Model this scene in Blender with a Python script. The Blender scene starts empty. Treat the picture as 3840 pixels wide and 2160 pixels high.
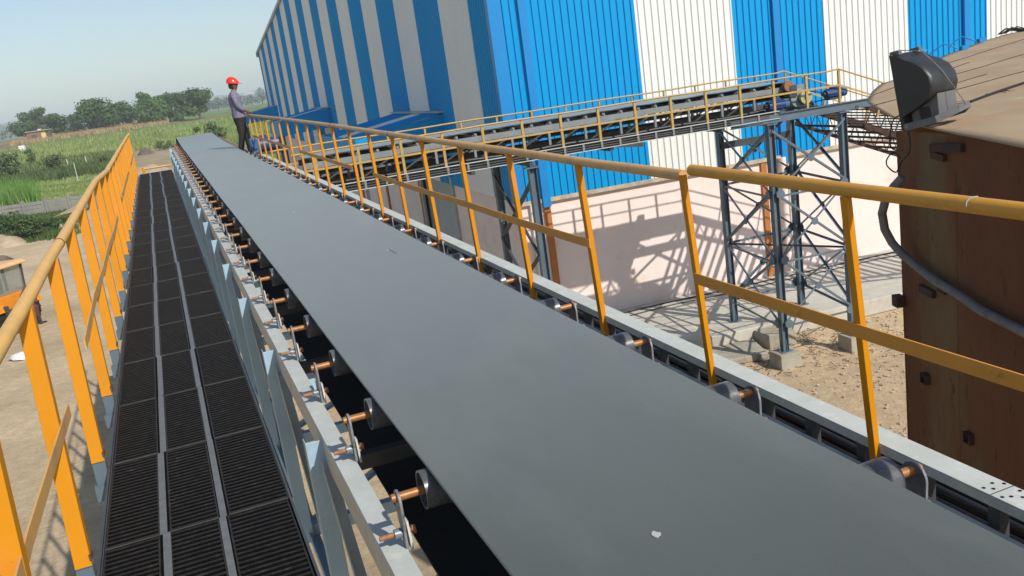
import bpy, bmesh, math, random
from math import sin, cos, radians as rad, pi
from mathutils import Vector as V, Matrix, noise as mnoise
random.seed(7)
S = bpy.context.scene
COL = S.collection

# ------------------------------------------------------------------ camera
FPX = 3380.0
PIT, ROL = rad(13.547), rad(-8.044)
EYE = V((0, 0, 7.5))
_fw = V((0, cos(PIT), -sin(PIT))); _rt = V((1, 0, 0)); _up = _rt.cross(_fw)
_r2 = cos(ROL) * _rt + sin(ROL) * _up
_u2 = -sin(ROL) * _rt + cos(ROL) * _up
cd = bpy.data.cameras.new('camera'); cam = bpy.data.objects.new('camera', cd); COL.objects.link(cam)
cd.sensor_width = 36; cd.lens = FPX / 3840 * 36; cd.clip_start = 0.05; cd.clip_end = 20000
cam.matrix_world = Matrix(((_r2.x, _u2.x, -_fw.x, EYE.x), (_r2.y, _u2.y, -_fw.y, EYE.y), (_r2.z, _u2.z, -_fw.z, EYE.z), (0, 0, 0, 1)))
S.camera = cam

# ------------------------------------------------------------------ sky, sun, exposure
SUN_EL = 40.5; TRAVEL_YAW = 41.0          # light travels towards -x,+y
w = bpy.data.worlds.new('World'); S.world = w; w.use_nodes = True
nt = w.node_tree; bg = nt.nodes['Background']
sky = nt.nodes.new('ShaderNodeTexSky'); sky.sky_type = 'NISHITA'; sky.sun_disc = False
sky.sun_elevation = rad(SUN_EL); sky.sun_rotation = rad(180 - TRAVEL_YAW)
sky.altitude = 300; sky.air_density = 1.0; sky.dust_density = 1.0; sky.ozone_density = 1.5
nt.links.new(sky.outputs[0], bg.inputs[0]); bg.inputs[1].default_value = 0.113
sl = bpy.data.lights.new('sun', 'SUN'); sl.energy = 4.2; sl.angle = rad(0.55); sl.color = (1.0, 0.95, 0.87)
so = bpy.data.objects.new('sun', sl); COL.objects.link(so)
td = V((-sin(rad(TRAVEL_YAW)) * cos(rad(SUN_EL)), cos(rad(TRAVEL_YAW)) * cos(rad(SUN_EL)), -sin(rad(SUN_EL))))
so.rotation_euler = td.to_track_quat('-Z', 'Y').to_euler(); so.location = (30, -30, 40)
S.view_settings.view_transform = 'Standard'; S.view_settings.look = 'None'
S.view_settings.exposure = 0.10; S.view_settings.gamma = 1
S.render.engine = 'CYCLES'

# ------------------------------------------------------------------ pixel helpers (photo px 3840x2160 -> world rays), used to read off positions
def ray(x, y): return _fw + _r2 * ((x - 1920) / FPX) - _u2 * ((y - 1080) / FPX)
def proj(p):
    q = p - EYE; z = q.dot(_fw)
    return (1920 + FPX * q.dot(_r2) / z, 1080 - FPX * q.dot(_u2) / z) if z > 0.1 else (-9e9, -9e9)
def ground_z(x, y):
    D = math.hypot(x, y)
    if D < 88 or y < 0: return 0.0
    if D < 390: t = (D - 88) / 302; return 6.1 * (t * 0.85 + 0.15 * t * t)
    if D < 800: return 6.1 + (D - 390) / 410 * 1.1
    return 7.2 + (D - 800) * 0.0004
def on_ground(x, y):
    v = ray(x, y); t = 2.0
    while t < 3000:
        p = EYE + v * t
        if p.z <= ground_z(p.x, p.y): return V((p.x, p.y, ground_z(p.x, p.y)))
        t *= 1.006
    p = EYE + v * 1500; return V((p.x, p.y, ground_z(p.x, p.y)))

# ------------------------------------------------------------------ materials
def mat(name, c, rough=0.6, metal=0.0, var=0.12, scale=6.0, c2=None, c2amt=0.0, c2scale=3.0, bump=0.0, bscale=40.0, spec=0.5, stretch=None, c3=None, c3amt=0.0, c3scale=9.0, rot=0.0, sheen=0.0):
    m = bpy.data.materials.new(name); m.use_nodes = True
    n = m.node_tree; L = n.links; b = n.nodes['Principled BSDF']
    b.inputs['Roughness'].default_value = rough; b.inputs['Metallic'].default_value = metal
    b.inputs['Specular IOR Level'].default_value = spec
    if sheen: b.inputs['Sheen Weight'].default_value = sheen; b.inputs['Sheen Roughness'].default_value = 0.45; b.inputs['Sheen Tint'].default_value = (0.9, 0.95, 0.9, 1)
    tc = n.nodes.new('ShaderNodeNewGeometry'); src = tc.outputs['Position']
    if stretch:
        mp = n.nodes.new('ShaderNodeMapping'); mp.vector_type = 'TEXTURE'; mp.inputs['Rotation'].default_value = (0, 0, rot); mp.inputs['Scale'].default_value = tuple(1 / q for q in stretch)
        L.new(src, mp.inputs[0]); src = mp.outputs[0]
    def noise(sc, det=4, r=0.6):
        t = n.nodes.new('ShaderNodeTexNoise'); t.inputs['Scale'].default_value = sc
        t.inputs['Detail'].default_value = det; t.inputs['Roughness'].default_value = r
        L.new(src, t.inputs['Vector']); return t.outputs[0]
    def ramp(sock, lo, hi):
        r = n.nodes.new('ShaderNodeMapRange'); r.inputs[1].default_value = lo; r.inputs[2].default_value = hi
        L.new(sock, r.inputs[0]); return r.outputs[0]
    def mix(f, a, bb):
        x = n.nodes.new('ShaderNodeMix'); x.data_type = 'RGBA'
        if isinstance(f, float): x.inputs[0].default_value = f
        else: L.new(f, x.inputs[0])
        for i, q in ((6, a), (7, bb)):
            if isinstance(q, tuple): x.inputs[i].default_value = (*q, 1)
            else: L.new(q, x.inputs[i])
        return x.outputs[2]
    lo = tuple(v * (1 - var) for v in c); hi = tuple(min(1, v * (1 + var)) for v in c)
    col = mix(ramp(noise(scale), 0.3, 0.7), lo, hi)
    if c2: col = mix(ramp(noise(c2scale, 6, 0.7), 0.62 - 0.35 * c2amt, 0.72 - 0.2 * c2amt), col, c2)
    if c3: col = mix(ramp(noise(c3scale, 8, 0.75), 0.62 - 0.35 * c3amt, 0.70 - 0.2 * c3amt), col, c3)
    L.new(col, b.inputs['Base Color'])
    rr = n.nodes.new('ShaderNodeMapRange'); rr.inputs[3].default_value = max(0.05, rough - 0.08); rr.inputs[4].default_value = min(1, rough + 0.1)
    L.new(noise(scale * 2.3), rr.inputs[0]); L.new(rr.outputs[0], b.inputs['Roughness'])
    if bump > 0:
        bp = n.nodes.new('ShaderNodeBump'); bp.inputs['Strength'].default_value = 1.0; bp.inputs['Distance'].default_value = bump
        L.new(noise(bscale, 6), bp.inputs['Height']); L.new(bp.outputs[0], b.inputs['Normal'])
    return m
RUST = (0.16, 0.055, 0.025)
M = {}
M['rail_left'] = mat('sun_bleached_rail_paint', (0.76, 0.43, 0.105), 0.42, var=0.06, scale=4, c2=(0.66, 0.38, 0.10), c2amt=0.3, c2scale=5, c3=(0.3, 0.14, 0.05), c3amt=-0.14, c3scale=16)
M['rail_near'] = mat('near_rail_paint', (0.62, 0.295, 0.030), 0.4, var=0.06, scale=4, c2=(0.54, 0.24, 0.03), c2amt=0.3, c2scale=5, c3=(0.16, 0.07, 0.035), c3amt=-0.13, c3scale=18)
M['c2_rail'] = mat('dull_yellow_rail', (0.46, 0.30, 0.09), 0.5, var=0.15, scale=4, c2=(0.28, 0.16, 0.06), c2amt=0.15, c2scale=4)
M['orange'] = mat('orange_paint', (0.57, 0.222, 0.001), 0.45, spec=0.28, var=0.06, scale=3, c2=(0.62, 0.22, 0.02), c2amt=0.25, c2scale=2.2, c3=(0.20, 0.07, 0.02), c3amt=-0.12, c3scale=14)
M['rail_paint'] = mat('faded_rail_paint', (0.65, 0.36, 0.105), 0.42, var=0.07, scale=4, c2=(0.50, 0.28, 0.13), c2amt=0.3, c2scale=5, c3=(0.16, 0.07, 0.035), c3amt=-0.12, c3scale=18)
M['midrail'] = mat('mid_rail_paint', (0.66, 0.27, 0.03), 0.45, var=0.1, scale=5, c2=(0.25, 0.09, 0.03), c2amt=0.0, c2scale=6)
M['rust_joint'] = mat('weld_rust', (0.12, 0.05, 0.03), 0.8, var=0.3, scale=60)
M['belt'] = mat('rubber_belt', (0.052, 0.061, 0.054), 0.48, var=0.09, scale=1.6, c2=(0.074, 0.083, 0.074), c2amt=0.35, c2scale=1.3, c3=(0.046, 0.053, 0.050), c3amt=-0.06, c3scale=24, bump=0.0006, bscale=350, spec=0.4, stretch=(1.0, 0.35, 1.0), rot=rad(19.8), sheen=0.65)
M['belt_under'] = mat('return_belt_rubber', (0.012, 0.012, 0.013), 0.7, var=0.2)
M['steel'] = mat('grey_enamel_steel', (0.49, 0.52, 0.49), 0.5, var=0.08, scale=5, c2=(0.56, 0.58, 0.54), c2amt=0.3, c2scale=9, c3=(0.36, 0.22, 0.12), c3amt=-0.15, c3scale=7)
M['blue_steel'] = mat('blue_grey_steel', (0.33, 0.48, 0.60), 0.42, var=0.07, scale=3, c2=(0.40, 0.53, 0.62), c2amt=0.2, c2scale=5, c3=(0.12, 0.15, 0.17), c3amt=-0.12, c3scale=20)
M['tower_steel'] = mat('tower_blue_grey', (0.105, 0.148, 0.185), 0.42, var=0.12, scale=3, c3=(0.07, 0.08, 0.085), c3amt=-0.05, c3scale=12)
M['c2_steel'] = mat('second_conveyor_steel', (0.22, 0.24, 0.24), 0.5, var=0.12, scale=4, c3=(0.2, 0.12, 0.06), c3amt=-0.1, c3scale=10)
M['tray'] = mat('tray_grey_paint', (0.52, 0.54, 0.485), 0.5, var=0.07, scale=7, c2=(0.60, 0.61, 0.55), c2amt=0.3, c2scale=15, c3=(0.27, 0.2, 0.13), c3amt=-0.1, c3scale=17)
M['dark_steel'] = mat('dark_primer_steel', (0.055, 0.06, 0.062), 0.55, var=0.2, scale=8)
M['roller'] = mat('roller_black_enamel', (0.10, 0.102, 0.108), 0.28, metal=0.1, var=0.25, scale=25, c2=(0.24, 0.24, 0.24), c2amt=-0.02, c2scale=40)
M['shaft'] = mat('rusted_shaft', (0.37, 0.165, 0.05), 0.42, metal=0.2, var=0.2, scale=40, c2=(0.30, 0.11, 0.03), c2amt=0.2, c2scale=30)
M['plate'] = mat('bracket_grey', (0.22, 0.22, 0.23), 0.5, var=0.2, scale=30, c2=(0.10, 0.07, 0.06), c2amt=0.2, c2scale=20)
M['bolt'] = mat('rust_bolt', (0.30, 0.13, 0.055), 0.6, var=0.3, scale=60)
M['nut'] = mat('nut_steel', (0.22, 0.27, 0.30), 0.4, metal=0.3, var=0.2, scale=60)
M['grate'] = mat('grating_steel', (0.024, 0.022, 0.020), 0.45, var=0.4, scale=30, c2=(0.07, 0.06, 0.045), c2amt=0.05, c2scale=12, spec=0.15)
M['grate_dark'] = mat('grating_pan', (0.005, 0.005, 0.005), 0.8, var=0.3, scale=20, c2=(0.03, 0.027, 0.024), c2amt=-0.05, c2scale=30, spec=0.05)  # near-black colour standing in for shade in the grating gaps
M['seam'] = mat('worn_seam_steel', (0.07, 0.066, 0.06), 0.5, var=0.3, scale=20)
M['strip'] = mat('walkway_strip', (0.13, 0.135, 0.135), 0.5, var=0.15, scale=20)
M['cable'] = mat('black_cable', (0.013, 0.013, 0.014), 0.45, var=0.3, scale=9)
M['clad_blue'] = mat('blue_sheet', (0.0, 0.285, 0.62), 0.5, var=0.04, scale=0.6, c2=(0.006, 0.24, 0.57), c2amt=0.1, c2scale=0.7, spec=0.22, c3=(0.02, 0.30, 0.62), c3amt=-0.05, c3scale=4, stretch=(1, 1, 0.12))
M['clad_white'] = mat('white_sheet', (0.76, 0.765, 0.73), 0.42, var=0.03, scale=0.6, spec=0.4, c3=(0.66, 0.65, 0.59), c3amt=-0.03, c3scale=3, stretch=(1, 1, 0.10))
M['flash_blue'] = mat('blue_flashing', (0.004, 0.22, 0.56), 0.4, var=0.05)
M['pink'] = mat('pink_plaster', (0.82, 0.69, 0.64), 0.85, var=0.05, scale=1.2, c2=(0.74, 0.61, 0.52), c2amt=0.15, c2scale=0.9, c3=(0.36, 0.27, 0.22), c3amt=-0.11, c3scale=2.0, bump=0.002, bscale=30)
M['terracotta'] = mat('orange_brown_pilaster', (0.42, 0.15, 0.035), 0.7, var=0.12, scale=3)
M['roof_sheet'] = mat('roof_sheet_pale', (0.5, 0.53, 0.52), 0.5)
M['flash_grey'] = mat('grey_flashing', (0.38, 0.40, 0.39), 0.5, var=0.12, scale=4)
M['shutter'] = mat('shutter_slats', (0.34, 0.36, 0.35), 0.5, var=0.08, scale=3)
M['concrete'] = mat('concrete', (0.50, 0.47, 0.40), 0.9, var=0.12, scale=2.5, c2=(0.36, 0.31, 0.24), c2amt=0.15, c2scale=1.6, c3=(0.22, 0.17, 0.12), c3amt=-0.12, c3scale=5, bump=0.004, bscale=25)
M['concrete_old'] = mat('old_concrete', (0.36, 0.33, 0.26), 0.9, var=0.15, scale=3, c2=(0.26, 0.19, 0.12), c2amt=0.25, c2scale=1.8, bump=0.006, bscale=20)
M['wall_conc'] = mat('precast_wall', (0.27, 0.265, 0.24), 0.9, var=0.15, scale=0.8, c2=(0.24, 0.22, 0.19), c2amt=0.2, c2scale=1.5)
M['rust_wall'] = mat('rusted_sheet_wall', (0.150, 0.062, 0.028), 0.85, var=0.3, scale=0.9, c2=(0.165, 0.125, 0.062), c2amt=0.3, c2scale=0.7, c3=(0.060, 0.022, 0.012), c3amt=0.12, c3scale=9.0, stretch=(1, 1, 0.30), bump=0.003, bscale=20, spec=0.25)
M['rust_roof'] = mat('rusted_roof_sheet', (0.39, 0.285, 0.175), 0.72, var=0.14, scale=1.0, c2=(0.40, 0.25, 0.14), c2amt=0.25, c2scale=0.9, c3=(0.47, 0.41, 0.28), c3amt=0.1, c3scale=2.4, bump=0.003, bscale=12, spec=0.3)
M['rust_dark'] = mat('dark_rusty_steel', (0.05, 0.024, 0.016), 0.8, var=0.4, scale=9)
M['lamp_black'] = mat('lamp_cast_black', (0.026, 0.027, 0.028), 0.42, var=0.15, scale=9, c2=(0.05, 0.05, 0.05), c2amt=0.1, c2scale=6)
M['lamp_grey'] = mat('lamp_cast_grey', (0.13, 0.13, 0.13), 0.45, var=0.1, scale=9)
M['spot'] = mat('bird_dropping', (0.42, 0.44, 0.43), 0.8, var=0.05)
M['hose'] = mat('grey_hose', (0.17, 0.155, 0.15), 0.6, var=0.2, scale=8, c2=(0.10, 0.07, 0.06), c2amt=0.2, c2scale=6)
M['motor'] = mat('blue_motor_paint', (0.018, 0.06, 0.20), 0.4, var=0.2, scale=14)
M['motor_light'] = mat('blue_motor_cover', (0.05, 0.12, 0.25), 0.4, var=0.1, scale=14)
M['wheel'] = mat('cream_pulley', (0.45, 0.42, 0.22), 0.5, var=0.12, scale=9)
M['wheel_grey'] = mat('green_grey_guard', (0.25, 0.32, 0.28), 0.5, var=0.1, scale=9)
M['skin'] = mat('skin', (0.15, 0.075, 0.045), 0.55, var=0.08, scale=9)
M['hair'] = mat('hair', (0.010, 0.009, 0.008), 0.6)
M['shirt'] = mat('checked_shirt', (0.17, 0.155, 0.225), 0.85, var=0.35, scale=28, c2=(0.27, 0.24, 0.31), c2amt=0.3, c2scale=18)
M['trousers'] = mat('dark_trousers', (0.018, 0.016, 0.014), 0.8, var=0.25, scale=12)
M['shoe'] = mat('shoe', (0.02, 0.015, 0.012), 0.5)
M['helmet'] = mat('red_helmet', (0.85, 0.035, 0.02), 0.22, var=0.02, spec=0.6)
M['jcb'] = mat('digger_orange', (0.72, 0.25, 0.015), 0.4, var=0.1, scale=4, c2=(0.4, 0.14, 0.03), c2amt=0.0, c2scale=5)
M['jcb_roof'] = mat('digger_roof', (0.72, 0.45, 0.20), 0.5, var=0.08, scale=4)
M['tyre'] = mat('tyre', (0.018, 0.017, 0.016), 0.8, var=0.2)
M['red_brown'] = mat('digger_bucket', (0.14, 0.045, 0.03), 0.7, var=0.2)
M['brick'] = mat('brick_hut', (0.26, 0.13, 0.10), 0.9, var=0.2, scale=2)
M['yellow_panel'] = mat('yellow_door', (0.72, 0.62, 0.16), 0.7)
M['white_bag'] = mat('white_plastic', (0.8, 0.8, 0.8), 0.6)
M['soil_dark'] = mat('dark_soil', (0.13, 0.10, 0.075), 0.95, var=0.4, scale=1.2, bump=0.05, bscale=4)
M['soil_tan'] = mat('tan_soil', (0.40, 0.31, 0.21), 0.95, var=0.2, scale=1.0, c2=(0.3, 0.24, 0.15), c2amt=0.2, c2scale=1.1, bump=0.03, bscale=5)
M['stone'] = mat('rubble', (0.46, 0.37, 0.27), 0.9, var=0.35, scale=4)
M['stake'] = mat('white_stake', (0.6, 0.58, 0.52), 0.8)
M['bark'] = mat('bark', (0.10, 0.075, 0.05), 0.9, var=0.25)
M['hill'] = mat('far_hill', (0.060, 0.085, 0.045), 0.95, var=0.35, scale=0.02, c2=(0.13, 0.13, 0.07), c2amt=0.0, c2scale=0.006)
def glass_mat():
    m = mat('cab_glass', (0.35, 0.40, 0.36), 0.08, var=0.05); b = m.node_tree.nodes['Principled BSDF']
    b.inputs['Alpha'].default_value = 0.32; return m
M['glass'] = glass_mat()
def leaf_mat(name, c, c2, sc=0.35):
    m = mat(name, c, 0.6, var=0.25, scale=sc * 3, c2=c2, c2amt=0.35, c2scale=sc, spec=0.3)
    b = m.node_tree.nodes['Principled BSDF']
    t = m.node_tree.nodes.new('ShaderNodeBsdfTranslucent'); a = m.node_tree.nodes.new('ShaderNodeMixShader')
    a.inputs[0].default_value = 0.25; L = m.node_tree.links
    src = b.inputs['Base Color'].links[0].from_socket; L.new(src, t.inputs[0])
    L.new(b.outputs[0], a.inputs[1]); L.new(t.outputs[0], a.inputs[2])
    L.new(a.outputs[0], m.node_tree.nodes['Material Output'].inputs[0]); return m
M['leaf_dark'] = leaf_mat('leaf_dark', (0.060, 0.120, 0.028), (0.115, 0.185, 0.05))
M['leaf_mid'] = leaf_mat('leaf_mid', (0.060, 0.115, 0.030), (0.10, 0.17, 0.05))
M['leaf_light'] = leaf_mat('leaf_light', (0.085, 0.17, 0.035), (0.13, 0.22, 0.06))
M['leaf_far'] = leaf_mat('leaf_far', (0.06, 0.10, 0.045), (0.09, 0.13, 0.06))
M['grass'] = leaf_mat('tall_grass_blades', (0.23, 0.31, 0.085), (0.50, 0.50, 0.21), 0.22)
M['dry_grass'] = leaf_mat('dry_grass_blades', (0.42, 0.30, 0.15), (0.50, 0.42, 0.24), 0.25)
M['grass_green'] = leaf_mat('reed_blades', (0.13, 0.27, 0.05), (0.32, 0.40, 0.12), 0.6)
M['weed'] = leaf_mat('weed_leaves', (0.085, 0.135, 0.04), (0.16, 0.21, 0.07), 0.8)

# ------------------------------------------------------------------ mesh builder
class MB:
    def __init__(s): s.v = []; s.f = []; s.sm = []
    def add(s, vs, fs, smooth=False):
        o = len(s.v); s.v += [V(p) for p in vs]
        for f in fs: s.f.append([o + i for i in f]); s.sm.append(smooth)
        return s
    def box(s, c, ax, ay, az, hx, hy, hz):
        c = V(c); X = V(ax) * hx; Y = V(ay) * hy; Z = V(az) * hz
        vs = [c + X * i + Y * j + Z * k for i in (-1, 1) for j in (-1, 1) for k in (-1, 1)]
        fs = [(0, 1, 3, 2), (4, 6, 7, 5), (0, 4, 5, 1), (2, 3, 7, 6), (0, 2, 6, 4), (1, 5, 7, 3)]
        if X.cross(Y).dot(Z) < 0: fs = [f[::-1] for f in fs]
        return s.add(vs, fs)
    def bar(s, p0, p1, w, h, up=V((0, 0, 1))):
        p0 = V(p0); p1 = V(p1); d = p1 - p0; L = d.length; d = d / L
        x = d.cross(up)
        if x.length < 1e-4: x = d.cross(V((1, 0, 0)))
        x.normalize(); y = x.cross(d)
        return s.box((p0 + p1) / 2, x, d, y, w / 2, L / 2, h / 2)
    def ell(s, p0, p1, a, b, leg, t): return s.ell2(p0, p1, a, b, leg, leg, t)
    def ell2(s, p0, p1, a, b, leg, lb, t):
        # angle section from p0 to p1, corner on the line p0-p1, legs along a and b
        p0 = V(p0); p1 = V(p1); a = V(a).normalized(); b = V(b).normalized()
        sec = [(0, 0), (leg, 0), (leg, t), (t, t), (t, lb), (0, lb)]
        vs = [p + a * i + b * j for p in (p0, p1) for i, j in sec]
        fs = [tuple(range(6))[::-1], tuple(range(6, 12))] + [(i, (i + 1) % 6, 6 + (i + 1) % 6, 6 + i) for i in range(6)]
        if a.cross(b).dot(p1 - p0) < 0: fs = [f[::-1] for f in fs]
        return s.add(vs, fs)
    def ibeam(s, p0, p1, a, b, wd, ht, t):
        # I section: flanges wd wide along a, height ht along b
        p0 = V(p0); p1 = V(p1); a = V(a).normalized(); b = V(b).normalized()
        for k in (-1, 1): s.bar2(p0 + b * (k * (ht / 2 - t / 2)), p1 + b * (k * (ht / 2 - t / 2)), a, b, wd, t)
        return s.bar2(p0, p1, a, b, t, ht - 2 * t)
    def bar2(s, p0, p1, a, b, wa, wb):
        p0 = V(p0); p1 = V(p1); d = (p1 - p0); L = d.length
        return s.box((p0 + p1) / 2, V(a).normalized(), d / L, V(b).normalized(), wa / 2, L / 2, wb / 2)
    def cyl(s, p0, p1, r, n=16, r1=None, caps=True):
        p0 = V(p0); p1 = V(p1); d = (p1 - p0).normalized(); x = d.orthogonal().normalized(); y = d.cross(x)
        r1 = r if r1 is None else r1
        a = [p0 + (x * cos(2 * pi * i / n) + y * sin(2 * pi * i / n)) * r for i in range(n)]
        b = [p1 + (x * cos(2 * pi * i / n) + y * sin(2 * pi * i / n)) * r1 for i in range(n)]
        s.add(a + b, [(i, (i + 1) % n, n + (i + 1) % n, n + i) for i in range(n)], True)
        if caps: s.add(a, [tuple(range(n))[::-1]]); s.add(b, [tuple(range(n))])
        return s
    def tube(s, pts, r, n=10, caps=True):
        pts = [V(p) for p in pts]; rings = []; x = None
        for i, p in enumerate(pts):
            d = (pts[min(i + 1, len(pts) - 1)] - pts[max(i - 1, 0)]).normalized()
            if x is None: x = d.orthogonal().normalized()
            x = (x - d * x.dot(d)).normalized(); y = d.cross(x)
            rr = r[i] if isinstance(r, (list, tuple)) else r
            rings.append([p + (x * cos(2 * pi * k / n) + y * sin(2 * pi * k / n)) * rr for k in range(n)])
        vs = [q for g in rings for q in g]
        fs = [(a * n + k, a * n + (k + 1) % n, (a + 1) * n + (k + 1) % n, (a + 1) * n + k) for a in range(len(pts) - 1) for k in range(n)]
        s.add(vs, fs, True)
        if caps: s.add(rings[0], [tuple(range(n))[::-1]]); s.add(rings[-1], [tuple(range(n))])
        return s
    def loft(s, rings, smooth=True, caps=True):
        n = len(rings[0]); vs = [q for g in rings for q in g]
        s.add(vs, [(a * n + k, a * n + (k + 1) % n, (a + 1) * n + (k + 1) % n, (a + 1) * n + k) for a in range(len(rings) - 1) for k in range(n)], smooth)
        if caps: s.add(rings[0], [tuple(range(n))[::-1]]); s.add(rings[-1], [tuple(range(n))])
        return s
    def prism(s, poly, ext):
        poly = [V(p) for p in poly]; n = len(poly); ext = V(ext)
        s.add(poly + [p + ext for p in poly], [tuple(range(n))[::-1], tuple(range(n, 2 * n))] + [(i, (i + 1) % n, n + (i + 1) % n, n + i) for i in range(n)])
        return s
def obj(name, mb, m, parent=None, at=None, bevel=0.0, fix=True):
    me = bpy.data.meshes.new(name)
    o = bpy.data.objects.new(name, me); COL.objects.link(o)
    if at is None:
        n = len(mb.v); at = sum(mb.v, V((0, 0, 0))) / n
    at = V(at)
    me.from_pydata([tuple(v - at) for v in mb.v], [], mb.f)
    me.polygons.foreach_set('use_smooth', mb.sm); me.update()
    if fix:
        bm = bmesh.new(); bm.from_mesh(me); bmesh.ops.recalc_face_normals(bm, faces=bm.faces); bm.to_mesh(me); bm.free()
    me.materials.append(M[m] if isinstance(m, str) else m)
    o.location = at
    if parent is not None:
        o.parent = parent; o.location = at - wloc(parent)
    if bevel:
        b = o.modifiers.new('bevel', 'BEVEL'); b.width = bevel; b.segments = 2; b.limit_method = 'ANGLE'
    return o
def wloc(o):
    p = V((0, 0, 0))
    while o: p += V(o.location); o = o.parent
    return p
def thing(name, label, cat, at, group=None):
    o = bpy.data.objects.new(name, None); COL.objects.link(o); o.location = at; o.empty_display_size = 0.2
    return tag(o, label, cat, group)
def tag(o, label, cat, group=None, kind=None):
    if label: o['label'] = label
    if cat: o['category'] = cat
    if group: o['group'] = group
    if kind: o['kind'] = kind
    return o
def dup(o, delta, parent=None):
    c = o.copy(); COL.objects.link(c); c.parent = parent if parent is not None else o.parent
    c.location = V(o.location) + V(delta)
    for ch in [x for x in o.children]:
        g = dup(ch, (0, 0, 0), c)
    return c

# ------------------------------------------------------------------ frames
cd_ = V((-0.33854533, 0.94078077, 0.01784912)); cr = V((0.94093067, 0.33859928, 0.0)); cn = V((0.0060437, -0.01679479, 0.99984069))
def P(u, w_, s): return EYE + cr * u + cn * w_ + cd_ * s
YA = rad(-15.663)
BA = V((sin(YA), cos(YA), 0)); BB = V((cos(YA), -sin(YA), 0)); UZ = V((0, 0, 1))
def Q(b, a, z): return BB * b + BA * a + UZ * z

# ================================================================== SETTING: ground
def zone(x, y):
    """0..: soil colour of the ground at a world position"""
    D = math.hypot(x, y)
    px, py = proj(V((x, y, ground_z(x, y)))); row = py + 0.1413 * px
    return D, px, row
SAND = (0.57, 0.44, 0.28); GRAVEL = (0.56, 0.42, 0.26)
def ground_colour(x, y):
    D, px, row = zone(x, y)
    nz = mnoise.noise(V((x * 0.05, y * 0.05, 0))); n2 = mnoise.noise(V((x * 0.3, y * 0.3, 3)))
    gr = (0.16, 0.22, 0.065); yg = (0.30, 0.32, 0.12); br = (0.26, 0.17, 0.10); tan = (0.36, 0.29, 0.18); bright = (0.13, 0.235, 0.065)
    if y < 0 or px < -4000: return SAND if D < 120 else yg
    if row > 838 + 12 * nz:
        c = SAND
        if x > 0.5: c = GRAVEL
        n3 = mnoise.noise(V((x * 0.12 + 5, y * 0.45, 7))); k = 0.9 + 0.14 * n2 + 0.14 * nz + 0.16 * n3
        return tuple(v * k for v in c)
    if 465 < px < 760 and 640 < row + 10 * nz < 745: return tuple(v * (0.95 + 0.3 * n2) for v in tan)
    if row > 735 + 14 * nz: c = yg
    elif row > 694 + 8 * nz: c = bright
    elif row > 672 + 6 * nz: c = tan
    elif row > 608 or px < 620:
        c = gr if row > 552 + 5 * nz else ((0.30, 0.22, 0.11) if row > 536 else gr)
        if px < 110 and 543 < row < 566: c = br
    else: c = bright if row > 567 else (br if row > 553 else (0.16, 0.24, 0.08))
    if D > 900: c = (0.10, 0.14, 0.06)
    k = 0.92 + 0.3 * n2 + 0.15 * nz
    return tuple(v * k for v in c)
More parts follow.
